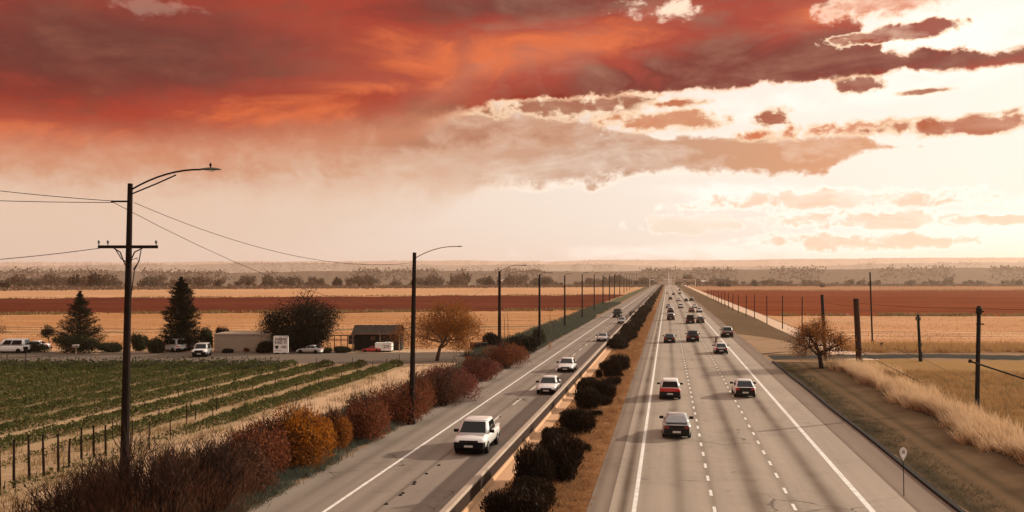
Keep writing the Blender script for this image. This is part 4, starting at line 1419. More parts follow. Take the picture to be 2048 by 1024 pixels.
for i, (a, b, top, base, mat, lab) in enumerate((
        (100, 205, 663, 706, "foliage_green", "wide dark green bush at the foot of the pyramid conifer"),
        (0, 100, 680, 704, "foliage_green", "low green scrub behind the white vehicles at the far left"),
        (200, 248, 682, 704, "foliage_green", "low green bush just left of the tall pole"),
        (262, 295, 664, 702, "foliage_green", "green bush just right of the tall pole"),
        (294, 328, 672, 706, "foliage_green", "rounded green bush left of the tall cypress"),
        (398, 426, 650, 702, "foliage_green", "olive green bush leaning on the tall cypress"),
        (428, 460, 650, 674, "foliage_black", "small dark bush showing over the beige shed"),
        (512, 548, 680, 706, "foliage_black", "dark bush between the beige shed and the white sign"),
        (668, 702, 692, 705, "foliage_green", "low clipped green bush left of the dark barn"),
        (638, 664, 695, 706, "foliage_green", "low green bush right of the wrecked car"),
        (446, 466, 697, 706, "foliage_black", "small dark tuft at the left foot of the beige shed"),
        (486, 504, 694, 705, "foliage_rust", "small brown tuft at the front of the beige shed"))):
    p, r_, h = by_px(a, b, top, base)
    if "over the beige" in lab:
        p = atd((a + b) / 2, 153, 0); h = hz(top, 153); r_ = 1.2
    shrub("roadside_bush", p, r_, min(r_, 1.8), h, mat, lab, "bush", "bushes beyond the left side road", 90 + i, 7000, .19, .6, .25, "bark", 14, .03, .4)

# ================================================================== lamp posts and wires on the left
def arc_arm(p0, p1, rise, n=9):
    """curve leaving p0 upwards and ending level at p1"""
    p0, p1 = Vector(p0), Vector(p1)
    c = Vector((p0.x + (p1.x - p0.x) * .5, p0.y + (p1.y - p0.y) * .5, p1.z + rise))
    return [p0 * (1 - t) ** 2 + c * 2 * t * (1 - t) + p1 * t * t for t in [i / (n - 1) for i in range(n)]]


def lamp_head(parent, x, z, s, metal="lamp_metal", finial=False):
    """cobra-head lantern pointing along +x"""
    mb = MB(); n = 10
    prof = [(0, .05, .05), (.12, .10, .07), (.35, .16, .09), (.6, .17, .09), (.82, .12, .06), (.95, .04, .02)]
    vs, fs = [], []
    for (u, hw, hh) in prof:
        for k in range(n):
            a = 2 * math.pi * k / n
            vs.append((x + u * s, math.cos(a) * hw * s, z + math.sin(a) * hh * s * (1.0 if math.sin(a) > 0 else .45)))
    for i in range(len(prof) - 1):
        for k in range(n):
            a, b = i * n + k, i * n + (k + 1) % n
            fs.append((a, b, b + n, a + n))
    fs += [tuple(range(n))[::-1], tuple((len(prof) - 1) * n + k for k in range(n))]
    h = mb.add(vs, fs).build("lamp_head", metal, parent, smooth=True)
    MB().lathe([(.02 * s, -.10 * s), (.10 * s, -.075 * s), (.13 * s, -.03 * s)], 10, (x + .5 * s, 0, z)).build("lens", "lamp_glass", h, smooth=True)
    if finial:
        MB().lathe([(.03 * s, .05 * s), (.035 * s, .16 * s), (.07 * s, .19 * s), (.05 * s, .24 * s), (.02 * s, .30 * s)], 8, (x + .45 * s, 0, z)).build("photocell", "black_trim", h)
    return h


# the tall near pole: street light above, crossarm below
d1 = CAM_H * F_PX / (1012 - HORIZON)
pole1 = tag(empty("utility_pole", atd(247, d1), YAW), "tall dark wooden pole with street light and crossarm at the left", "utility pole")
s1 = d1 / F_PX
def q1(px, py):            # local (x, z) on the pole's plane facing the camera
    return ((px - 247) * s1, hz(py, d1))
topx, topz = q1(260.5, 367)
MB().tube([(0, 0, -.3), (topx * .5, 0, topz * .5), (topx, 0, topz)], [.215, .165, .115], 12).build("shaft", "pole_wood", pole1)
xa, za = q1(201, 494); xb, zb = q1(319, 495)
cx_, cz_ = q1(257, 494)
MB().box(xa, xb, -.30, -.17, za - .07, za + .07).build("crossarm", "pole_wood", pole1)
for px in (202, 220, 316):
    x, z = q1(px, 494)
    MB().lathe([(.025, .05), (.025, .15), (.055, .17), (.06, .24), (.03, .30)], 8, (x, -.235, za)).build("insulator", "lamp_metal", pole1)
for sgn, px0, py0, px1, py1 in ((-1, 232, 497, 253, 530), (1, 288, 497, 260, 530)):
    (x0, z0), (x1, z1) = q1(px0, py0), q1(px1, py1)
    m0 = ((x0 * .45 + x1 * .55), -.2, z0 - (z0 - z1) * .22)
    MB().tube([(x0, -.22, z0), m0, (x1, -.15, z1)], .03, 6).build("brace", "pole_dark", pole1)
for pts in (((286, 500), (282, 522), (273, 540), (268, 575), (265, 602)), ((262, 503), (268, 520), (278, 516), (281, 524), (270, 540)), ((236, 500), (247, 518), (256, 524))):
    MB().tube([(q1(*p)[0], -.24, q1(*p)[1]) for p in pts], .025, 5).build("drop_cable", "wire", pole1)
(xe, ze) = q1(402, 339); (xs_, zs_) = q1(263, 379); (xs2, zs2) = q1(263, 388)
MB().tube(arc_arm((xs_, 0, zs_), (xe, 0, ze), 0.02), .042, 8).build("lamp_arm", "pole_dark", pole1, smooth=True)
(xm, zm) = q1(352, 350)
MB().tube([(xs2, 0, zs2), (xm * .55 + xs2 * .45, 0, zm * .53 + zs2 * .47), (xm, 0, zm)], .034, 8).build("arm_stay", "pole_dark", pole1, smooth=True)
lamp_head(pole1, xe - .02, ze, (444 - 402) * s1 / .95, finial=True)
xw, zw = q1(258, 403)
MB().box(xw - .75, xw + .12, -.22, -.15, zw - .05, zw + .03).build("wire_bracket", "pole_dark", pole1)

def lamp_post(px, base, top, arm, label, rad=.10, mat="pole_dark", armtop=None, lean=0.0, near=False):
    d = CAM_H * F_PX / (base - HORIZON); s = d / F_PX
    h = hz(top, d)
    o = tag(empty("lamp_post", atd(px, d), YAW), label, "lamp post", "lamp posts along the oncoming carriageway")
    MB().tube([(0, 0, -.3), (lean * s * .5, 0, h * .5), (lean * s, 0, h)], [rad * 1.35, rad * 1.1, rad * .85], 10).build("shaft", mat, o)
    ax_ = arm * s
    za_ = hz(armtop if armtop else top - 3, d)
    zs = h - 12 * s if near else h - .15
    MB().tube(arc_arm((lean * s, 0, zs), (lean * s + ax_, 0, za_), .05 if near else .3), max(.032, s * .40), 6).build("lamp_arm", "rust_metal" if near else mat, o, smooth=True)
    lamp_head(o, lean * s + ax_ - .05, za_, 1.0 if not near else 14 * s / .95)
    MB().lathe([(rad * 1.9, -.1), (rad * 1.9, .25), (rad * 1.4, .4)], 10).build("base", mat, o)
    return o

LP = [(823, 849, 505, 84, "second lamp post from the left, with thin curved orange arm", .155, 493, 6, True),
      (999, 703, 542, 44, "third lamp post from the left, with straight rising arm", .20, 531, 0, False)]
for (px, base, top, arm, lab, rad, at_, lean, near) in LP:
    lamp_post(px, base, top, arm, lab, rad, "pole_wood", at_, lean, near)
specs = [(1079, 695, 549, 16), (1129.5, 656, 551, 8), (1164.5, 637, 549, 8), (1188.5, 622, 549, 7), (1206, 610, 551, 6), (1219, 602, 549, 6), (1229, 597, 549, 5),
         (1239.5, 590.6, 549, 5), (1248, 585.5, 550, 4), (1253.5, 582, 550, 4), (1259, 579, 550, 4), (1264, 576.5, 550, 3), (1268, 574.5, 550, 3), (1273, 573, 551, 3)]
for j, (px, base, top, arm) in enumerate(specs):
    d = CAM_H * F_PX / (base - HORIZON)
    lamp_post(px, base, top, arm, "dark street lamp, %s counted from the left along the carriageway" % ORD[3 + j] if j else "fourth street lamp from the left, above the dark evergreen dome",
              .16 if d < 320 else .2)
# two bare saplings at the third post
for j, (px, top) in enumerate(((1008, 622), (1015, 620))):
    d = 150.0
    o = tag(empty("bare_sapling", atd(px, d)), ("left" if j == 0 else "right") + " one of two thin leafless saplings beside the third lamp post", "sapling")
    h = hz(top, d)
    MB().tube([(0, 0, -.1), (.1, 0, h * .5), (.0, 0, h)], [.05, .04, .012], 5).build("stem", "bark_warm", o)
    for k in range(5):
        z = h * (.35 + .12 * k); a = k * 2.4
        MB().tube([(0.05, 0, z), (.05 + .4 * math.cos(a), .4 * math.sin(a), z + .5)], [.018, .006], 4).build("twig", "bark_warm", o)


def wire(p0, p1, sag, rad, label, n=24, group=None, name="overhead_wire"):
    p0, p1 = Vector(p0), Vector(p1)
    pts = []
    for i in range(n + 1):
        t = i / n
        p = p0.lerp(p1, t); p.z -= sag * 4 * t * (1 - t)
        pts.append(p)
    o = MB().tube(pts, rad, 5).build(name, "wire", smooth=True)
    return tag(o, label, "wire", group)

def pw(px, py, d):
    p = atd(px, d); p.z = hz(py, d); return p

d2 = CAM_H * F_PX / (849 - HORIZON)
wire(pw(-420, 318, d1 - 2), pw(258, 404, d1), .25, .016, "upper wire running left from the top of the tall pole")
wire(pw(-420, 378, d1 - 1), pw(229, 405, d1), .15, .016, "lower wire running left from the bracket of the tall pole")
wire(pw(-420, 530, d1 - 1), pw(202, 496, d1), .3, .016, "wire running left from the crossarm of the tall pole")
wire(pw(268, 405, d1), pw(828, 525, d2), 1.1, .014, "upper wire sagging from the tall pole to the second lamp post")
wire(pw(229, 406, d1), pw(1000, 556, 140), 4.6, .014, "lower wire dropping right from the tall pole's bracket")

# ================================================================== poles on the right
def plain_pole(px, base, top, rad, label, lean=0.0, mat="pole_dark", group=None, rtop=.8, category="pole", name="pole"):
    d = CAM_H * F_PX / (base - HORIZON); s = d / F_PX
    h = hz(top, d)
    o = tag(empty(name, atd(px, d), YAW), label, category, group)
    MB().tube([(0, 0, -.3), (lean * s * .5, 0, h * .5), (lean * s, 0, h)], [rad, rad * (1 + rtop) / 2, rad * rtop], 10).build("shaft", mat, o)
    MB().lathe([(rad * rtop * 1.08, -.03), (rad * rtop * 1.08, .02), (rad * rtop * .5, .05)], 10, (lean * s, 0, h)).build("cap", "pole_dark", o)
    return o, d, s, h

o, d, s, h = plain_pole(1719, 733, 598, .36, "thickest brown pole behind the pale feathery grass", -7, "pole_brown", rtop=.92)
MB().lathe([(.37, -.06), (.39, -.06), (.39, .06), (.37, .06)], 12, (-1.2 * s, 0, hz(698, d))).build("band", "pole_dark", o)
MB().lathe([(.365, 0), (.372, 0), (.372, .9), (.365, .9)], 12, (0, 0, .05)).build("sleeve", "container_dark", o)
plain_pole(1651, 722, 590, .23, "leaning dark pole rising through the rust-leaved tree", -7, rtop=.85)
o, d, s, h = plain_pole(1745, 688, 545, .14, "tallest thin pole standing in the right stubble field", -5)
MB().lathe([(.22, 0), (.24, .5), (.1, .75)], 8).build("base", "pole_dark", o)
o, d, s, h = plain_pole(1841, 723, 630, .20, "crooked pole with fittings beside the right side road", -5)
MB().tube([(-5 * s, 0, h), (-5 * s, 0, h + .35)], .04, 6).build("spike", "pole_dark", o)
MB().lathe([(.14, -.2), (.17, -.15), (.17, .2), (.1, .25)], 8, (-7.5 * s, 0, h - .45)).build("insulator", "lamp_metal", o)
MB().lathe([(.14, -.2), (.17, -.15), (.17, .2), (.1, .25)], 8, (-2.0 * s, 0, h - .5)).build("insulator", "lamp_metal", o)
MB().box(-.35, .05, -.25, .0, 1.9, 2.3).build("junction_box", "container_dark", o)
MB().lathe([(.24, 0), (.24, 1.0), (.2, 1.2)], 10).build("base", "container_dark", o)
o, d, s, h = plain_pole(1954, 818, 613, .19, "dark pole with braces nearest the right picture edge", 4)
for py in (623, 648):
    z = hz(py, d)
    MB().box(-.25 + 3 * s, .35 + 3 * s, -.22, -.1, z - .05, z + .05).build("bracket", "pole_dark", o)
MB().lathe([(.2, -.25), (.24, -.2), (.24, .2), (.16, .3)], 10, (4 * s, 0, h - .35)).build("top_fitting", "pole_dark", o)
pA = Vector(((1937 - 1954) * s, -.3, hz(722, d))); pB = Vector(((2075 - 1954) * s, -1.6, hz(769, d)))
MB().tube([pA, pB], [.07, .06], 8).build("strut", "pole_dark", o)
MB().lathe([(.14, -.12), (.17, 0), (.1, .16)], 8, tuple(pA)).build("strut_end", "pole_dark", o)
pr = [(1604, 662, 594), (1565, 658, 592), (1534, 648.6, 591), (1509, 638, 590), (1492, 632.5, 590), (1477, 626.5, 590), (1465.5, 621, 588), (1457, 617, 586), (1449.5, 613.5, 584), (1443, 610, 583),
      (1437, 607, 582), (1432, 604.5, 581), (1427, 602, 580), (1422, 599.5, 579), (1418, 597.5, 578), (1414, 595.5, 577.5)]
for j, (px, base, top) in enumerate(pr):
    plain_pole(px, base, top, .11 if j < 4 else .12, "thin fence post along the pale path, %s counted from the nearest" % ORD[j], random.uniform(-1, 1), group="posts along the pale path", rtop=.9, category="post", name="path_post")
dR = CAM_H * F_PX / (818 - HORIZON); dM = CAM_H * F_PX / (723 - HORIZON); dT = CAM_H * F_PX / (733 - HORIZON)
wire(pw(1712, 606, dT), pw(1958, 617, dR), .15, .018, "upper wire between the thickest pole and the right edge pole")
wire(pw(1958, 617, dR), pw(2300, 612, dR - 4), .2, .018, "wire leaving the right edge pole towards the right")
wire(pw(1712, 618, dT), pw(1836, 632, dM), .1, .02, "wire from the thickest pole to the crooked pole")
wire(pw(1836, 632, dM), pw(1958, 624, dR), .1, .018, "wire from the crooked pole to the right edge pole")
wire(pw(1652, 605, dM + 2), pw(1712, 612, dT), .1, .02, "wire from the leaning pole to the thickest pole")
wire(pw(1719, 702, dT), pw(1956, 815, dR + 1), .2, .035, "heavy cable slanting from the thickest pole down to the edge pole", name="guy_cable")
wire(pw(1956, 815, dR + 1), pw(2140, 902, 66), .05, .035, "heavy cable continuing from the edge pole out of the picture", name="guy_cable")
wire(pw(1745, 680, 158), pw(1842, 716, dM), .1, .03, "cable slanting from the tall thin pole to the crooked pole", name="guy_cable")
wire(pw(1842, 716, dM), pw(2120, 830, 75), .25, .022, "cable slanting from the crooked pole to the lower right", name="guy_cable")
# stray small stump in the stubble
o = tag(empty("stump", at(1763, 697)), "small dark stump in the stubble right of the tall thin pole", "stump")
MB().lathe([(.2, -.05), (.17, .3), (.2, .75), (.08, .9)], 8).build("trunk", "bark", o)
MB().tube([(0, 0, .6), (.25, 0, .95)], [.07, .04], 5).build("stub", "bark", o)

# ================================================================== teardrop sign by the right shoulder
sp_ = at(1808, 993); ss = CAM_H / (993 - HORIZON)
o = tag(empty("roadside_sign", sp_, YAW), "white teardrop sign on a thin post beside the right shoulder", "sign")
MB().tube([(0, 0, -.2), (-.02, 0, 1.0), (-.045, 0, (993 - 921) * ss)], [.024, .022, .02], 8).build("post", "pole_dark", o)
c0 = ((1806.5 - 1808) * ss, (993 - 904) * ss)
def teardrop(k, n=36):
    pts = []
    for i in range(n):
        a = 2 * math.pi * i / n
        x = math.sin(a) * .175; z = math.cos(a) * .22
        if z < 0:
            t = -z / .22
            x *= (1 - .62 * t ** 1.6); z *= 1.85
        pts.append((x * k, z * k))
    return pts
def plate(parent, name, pts, y0, y1, mat, cx, cz):
    n = len(pts)
    vs = [(cx + p[0], y0, cz + p[1]) for p in pts] + [(cx + p[0], y1, cz + p[1]) for p in pts]
    fs = [tuple(range(n)), tuple(range(n, 2 * n))[::-1]] + [(i, (i + 1) % n, n + (i + 1) % n, n + i) for i in range(n)]
    return MB().add(vs, fs).build(name, mat, parent)
pl = plate(o, "panel", teardrop(1.0), -.012, .012, "sign_white", *c0)
plate(pl, "border", teardrop(.86), -.016, -.0125, "lamp_metal", *c0)
plate(pl, "face", teardrop(.80), -.020, -.0165, "sign_white", *c0)
em = MB()                                     # black emblem: an arch over a small figure, a bar below
n = 10
for i in range(n):
    a0, a1 = math.pi * i / n, math.pi * (i + 1) / n
    q = []
    for a, r_ in ((a0, .07), (a1, .07), (a1, .045), (a0, .045)):
        q.append((c0[0] + math.cos(a) * r_, -.022, c0[1] + .03 + math.sin(a) * r_ * 1.2))
    em.add(q, [(0, 1, 2, 3)])
em.box(c0[0] - .07, c0[0] - .045, -.024, -.0205, c0[1] - .06, c0[1] + .03)
em.box(c0[0] + .045, c0[0] + .07, -.024, -.0205, c0[1] - .06, c0[1] + .03)
em.box(c0[0] - .02, c0[0] + .02, -.024, -.0205, c0[1] - .06, c0[1] + .05)
em.box(c0[0] - .02, c0[0] + .055, -.025, -.0205, c0[1] - .045, c0[1] - .02)
em.build("emblem", "print_black", pl)
MB().box(c0[0] - .08, c0[0] + .08, -.024, -.0205, c0[1] - .10, c0[1] - .085).build("bar", "lamp_metal", pl)

# ================================================================== sheds, boards and things along the left side road
def text_part(parent, body, size, x, y, z, mat, sx=1.0, bold=.012):
    c = bpy.data.curves.new("lettering", "FONT")
    c.body = body; c.size = size; c.align_x = "CENTER"; c.align_y = "CENTER"; c.offset = bold; c.extrude = .006; c.resolution_u = 2
    t_ = bpy.data.objects.new("lettering_source", c)
    me_ = bpy.data.meshes.new_from_object(t_)
    bpy.data.objects.remove(t_)
    me_.name = "lettering"; me_.materials.clear()
    o_ = link_obj("lettering", me_, mat, parent)
    o_.location = (x, y, z); o_.rotation_euler = (math.pi / 2, 0, 0); o_.scale = (sx, 1, 1)
    return o_

def side_empty(name, px, base, label, category, rz=0.0, group=None):
    d = CAM_H * F_PX / (base - HORIZON)
    return tag(empty(name, atd(px, d), YAW + rz), label, category, group), d / F_PX

o, s = side_empty("beige_shed", 484, 705.5, "low flat-roofed beige shed behind the side road", "shed")
w, hh = 56 * s, 36 * s
MB().box(-w, w, 0, 5.5, -.2, hh).build("wall", "wall_beige", o)
MB().box(-w - .08, w + .08, -.10, 5.6, hh + .002, hh + .14).build("roof", "barrier_cap", o)
MB().box(-w - .03, w + .03, -.06, 5.53, -.2, .22).build("plinth", "roof_flat", o)

o, s = side_empty("dark_barn", 752.5, 702.5, "dark open-fronted barn with metal roof behind the white trailer", "barn")
w = 47.5 * s; h1 = (702.5 - 668) * s; h2 = (702.5 - 652) * s
MB().box(-w, w, 1.8, 4.6, -.2, h1).build("back_wall", "barn_board", o)
n = 11
for k in range(n):                             # roof sheets, each its own piece
    x0 = -w - .1 + (2 * w + .2) * k / n; x1 = x0 + (2 * w + .2) / n - .02
    za_ = .012 * (k % 2)
    MB().add([(x0, -.35, h1 + .06 + za_), (x1, -.35, h1 + .06 + za_), (x1, 2.6, h2 + za_), (x0, 2.6, h2 + za_), (x0, -.35, h1 + .10 + za_), (x1, -.35, h1 + .10 + za_), (x1, 2.6, h2 + .04 + za_), (x0, 2.6, h2 + .04 + za_)],
             [(0, 3, 2, 1), (4, 5, 6, 7), (0, 1, 5, 4), (1, 2, 6, 5), (2, 3, 7, 6), (3, 0, 4, 7)]).build("roof_sheet", "barn_sheet", o)
MB().add([(-w - .1, 2.62, h2), (w + .1, 2.62, h2), (w + .1, 4.9, h1 + .2), (-w - .1, 4.9, h1 + .2)], [(0, 1, 2, 3)]).build("rear_roof", "barn_sheet", o)
MB().box(-w - .12, w + .12, -.40, -.28, h1 - .06, h1 + .14).build("eaves_board", "barn_edge", o)
for px in (-46.5, 8, 46.5):
    MB().box(px * s - .07, px * s + .07, -.26, -.12, -.2, h1 - .07).build("post", "barn_post" if abs(px) > 20 else "barn_edge", o)
MB().box(-w, w, 1.2, 1.3, h1 * .42, h1).build("curtain_board", "barn_board", o)
MB().box(-14 * s, -4 * s, 1.10, 1.19, h1 * .62, h1 * .84).build("hatch", "barn_edge", o)
MB().box(-w - 9 * s, -w - .05, .3, 2.0, h1 * .40, h1 * .92).build("lean_to", "barn_board", o)

o, s = side_empty("box_trailer", 766.5, 704.5, "white box trailer with black number in front of the dark barn", "trailer")
w = 16.5 * s; hh = 18.5 * s
MB().box(-w, -.02, 0, 2.0, .22, hh).build("box_body", "sign_white", o)
MB().box(.02, w, -.02, 2.0, .22, hh + .04).build("box_body", "sign_white", o)
MB().box(-w * .96, w * .96, .1, 1.9, .10, .21).build("chassis", "black_trim", o)
for x in (-w * .55, w * .5):
    MB().lathe([(.20, -.09), (.22, -.06), (.22, .06), (.20, .09)], 12, (x, .25, .21), "x").build("wheel", "tyre", o)
text_part(o, "235", .58, w * .42, -.035, hh * .60, "print_black", 1.0, .004)

o, s = side_empty("board_sign", 562, 708, "white board sign with black lettering beside the side road", "sign", -.04)
w = 15 * s; z0 = 2.0 * s; z1 = 36.5 * s
pts = []
for (cx__, cz__, a0) in ((w - .14, z1 - .14, 0), (-w + .14, z1 - .14, 90), (-w + .14, z0 + .14, 180), (w - .14, z0 + .14, 270)):
    for k in range(4):
        a = math.radians(a0 + k * 30)
        pts.append((cx__ + .14 * math.cos(a), cz__ + .14 * math.sin(a)))
bd = plate(o, "board", pts, -.08, .08, "sign_white", 0, 0)
MB().box(-w * .75, -w * .25, -.3, .3, -.1, z0 + .04).build("foot", "black_trim", o)
MB().box(w * .25, w * .75, -.25, .25, -.1, z0 + .04).build("foot", "black_trim", o)
text_part(bd, "AUAIDAIS", .46, 0, -.088, z0 + (z1 - z0) * .80, "print_black", .80)
text_part(bd, "R3ED 01", .60, 0, -.088, z0 + (z1 - z0) * .61, "print_black", .80)
text_part(bd, "-783", .50, w * .36, -.088, z0 + (z1 - z0) * .34, "print_black", 1.0)
ph = MB()                                      # telephone symbol
xx, zz = -w * .55, z0 + (z1 - z0) * .34
ph.prism([(xx - .24, -.1), (xx + .24, -.1), (xx + .24, -.083), (xx - .24, -.083)], zz + .06, zz + .2)
ph.box(xx - .26, xx - .13, -.104, -.0825, zz - .02, zz + .1); ph.box(xx + .13, xx + .26, -.104, -.0825, zz - .02, zz + .1)
ph.box(xx - .17, xx + .17, -.102, -.0828, zz - .22, zz + .055)
ph.build("telephone_symbol", "print_black", bd)
MB().box(-w * .85, w * .85, -.084, -.0805, z0 + (z1 - z0) * .475, z0 + (z1 - z0) * .485).build("rule", "print_faint", bd)
MB().box(-w * .8, w * .1, -.084, -.0805, z0 + (z1 - z0) * .13, z0 + (z1 - z0) * .17).build("small_print", "print_faint", bd)

o, s = side_empty("low_container", 957, 700, "dark low container at the end of the side road", "container")
MB().box(-17 * s, 17 * s, 0, 2.0, -.1, 13 * s).build("body", "container_dark", o)
MB().box(-17.5 * s, 17.5 * s, -.08, 2.08, 13 * s, 14.2 * s).build("lid", "barn_board", o)
for k in range(5):
    x = (-14 + 7 * k) * s
    MB().box(x - .05, x + .05, -.06, .0, .05, 12.5 * s).build("rib", "black_trim", o)
for j, px in enumerate((932.5, 937.5)):
    o, s = side_empty("bollard", px, 717, ("left" if j == 0 else "right") + " one of two short dark posts at the side road's end", "post")
    MB().tube([(0, 0, -.1), (0, 0, 14 * s)], .09, 8).build("shaft", "pole_dark", o)
    MB().lathe([(.11, -.02), (.11, .03), (.05, .07)], 8, (0, 0, 14 * s)).build("cap", "pole_dark", o)
o, s = side_empty("white_post", 611.5, 700, "plain white post behind the wrecked car", "post")
MB().box(-.08, .08, -.08, .08, -.1, 19 * s).build("shaft", "sign_white", o)
MB().box(-.1, .1, -.1, .1, 19 * s, 19.6 * s).build("cap", "barrier_cap", o)
o, s = side_empty("mailbox", 152, 709, "pale mailbox on a post beside the left side road", "mailbox")
MB().box(-.07, .07, -.07, .07, -.1, 14 * s).build("post", "barn_post", o)
bx = MB().box(-.38, .30, -.28, .28, 14 * s, 18.5 * s).build("box", "wall_beige", o)
MB().box(-.42, .34, -.32, .32, 18.5 * s, 19.3 * s).build("lid", "sign_white", bx)
MB().box(.16, .42, -.30, -.285, 15 * s, 18 * s).build("flag", "barn_edge", bx)
o, s = side_empty("road_sign_post", 51.5, 738, "thin dark post with a small plate at the crop field's left edge", "post")
MB().tube([(0, 0, -.1), (0, 0, 44 * s)], .045, 6).build("shaft", "pole_dark", o)
MB().box(-.28, .28, -.07, -.05, 40 * s, 45 * s).build("plate", "pole_dark", o)
o, s = side_empty("thin_post", 660.5, 706, "thin dark stake right of the bare-topped tree", "post")
MB().tube([(0, 0, -.1), (0, 0, 20 * s)], .05, 6).build("shaft", "pole_wood", o)
MB().box(-.07, .07, -.07, .07, 20 * s, 20.5 * s).build("cap", "pole_wood", o)
# wire fence between the tree and the barn
o, s = side_empty("rail_fence", 690, 703, "rusty low rail fence between the tree and the dark barn", "fence")
for k in range(5):
    x = (-34 + 13 * k) * s
    MB().box(x - .05, x + .05, -.05, .05, -.1, 33 * s).build("post", "post_wood", o)
for z in (31, 22):
    MB().box(-36 * s, 20 * s, -.09, -.055, z * s, (z + 2.2) * s).build("rail", "barn_edge", o)

# ================================================================== vehicles
def ring(hwf, y0, y1, z, ch):
    """chamfered rectangle ring at height z"""
    return [(-hwf + ch, y0, z), (hwf - ch, y0, z), (hwf, y0 + ch, z), (hwf, y1 - ch, z), (hwf - ch, y1, z), (-hwf + ch, y1, z), (-hwf, y1 - ch, z), (-hwf, y0 + ch, z)]


def loft(rings, mb=None):
    mb = mb or MB(); n = len(rings[0])
    vs = [p for r_ in rings for p in r_]
    fs = [(i * n + k, i * n + (k + 1) % n, (i + 1) * n + (k + 1) % n, (i + 1) * n + k) for i in range(len(rings) - 1) for k in range(n)]
    fs += [tuple(range(n))[::-1], tuple((len(rings) - 1) * n + k for k in range(n))]
    return mb.add(vs, fs)


TYPES = {
    # L, W, roof, wheel r, belt, stations (y, hw, zb, zt), cabin (rear0, front0, rear1, front1, hw0, hw1)
    "sedan": dict(L=4.7, W=1.84, roof=1.46, wr=.33, belt=.93, hood=.90, trunk=1.0,
                  st=[(-2.35, .70, .44, .80), (-2.30, .83, .30, .93), (-2.05, .90, .24, 1.0), (-1.35, .92, .22, .99), (-.4, .92, .2, .95), (.75, .92, .2, .95), (1.25, .91, .22, .91), (1.9, .87, .24, .80), (2.22, .78, .30, .68), (2.33, .62, .40, .58)],
                  cab=(-1.75, 1.15, -1.05, .25, .84, .64)),
    "suv": dict(L=4.7, W=1.92, roof=1.78, wr=.37, belt=1.10, hood=1.08, trunk=1.05,
                st=[(-2.35, .80, .50, .95), (-2.30, .92, .38, 1.06), (-2.0, .96, .30, 1.10), (-.4, .96, .28, 1.10), (.9, .96, .28, 1.09), (1.35, .96, .30, 1.10), (1.95, .94, .32, 1.07), (2.25, .89, .38, 1.01), (2.34, .80, .46, .93)],
                cab=(-2.22, 1.25, -1.95, .55, .90, .72)),
    "pickup": dict(L=5.4, W=2.0, roof=1.86, wr=.39, belt=1.14, hood=1.12, trunk=1.12,
                   st=[(-2.70, .90, .52, 1.10), (-2.66, .97, .45, 1.14), (-2.2, .99, .38, 1.15), (-.4, .99, .36, 1.15), (1.0, .99, .36, 1.15), (1.6, .99, .38, 1.12), (2.3, .97, .40, 1.05), (2.62, .90, .46, .95), (2.70, .78, .55, .82)],
                   cab=(-1.45, 1.50, -1.1, .72, .94, .77)),
    "coupe": dict(L=4.4, W=1.84, roof=1.32, wr=.33, belt=.86, hood=.80, trunk=.90,
                  st=[(-2.2, .72, .42, .74), (-2.15, .84, .28, .86), (-1.8, .91, .22, .90), (-.6, .92, .2, .87), (.6, .92, .2, .86), (1.2, .90, .22, .80), (1.8, .86, .24, .70), (2.1, .76, .28, .60), (2.2, .6, .36, .5)],
                  cab=(-1.7, .95, -.85, .05, .82, .60)),
    "van": dict(L=4.9, W=1.98, roof=1.98, wr=.35, belt=1.08, hood=1.02, trunk=1.05,
                st=[(-2.45, .82, .46, 1.0), (-2.40, .94, .32, 1.07), (-2.0, .98, .26, 1.08), (-.4, .99, .25, 1.08), (1.2, .98, .25, 1.06), (1.7, .96, .28, .98), (2.2, .90, .32, .86), (2.42, .76, .42, .70)],
                cab=(-2.36, 1.6, -2.2, .75, .93, .76)),
}


def quad_on(A, B, C, D, s0, s1, t0, t1, off):
    """patch of the face A B (bottom) C D (top), pushed out along its normal; 3 cm thick look through offset"""
    A, B, C, D = map(Vector, (A, B, C, D))
    nrm = (B - A).cross(D - A).normalized()
    def P(s, t):
        return (A.lerp(B, s)).lerp(D.lerp(C, s), t) + nrm * off
    return [P(s0, t0), P(s1, t0), P(s1, t1), P(s0, t1)], nrm


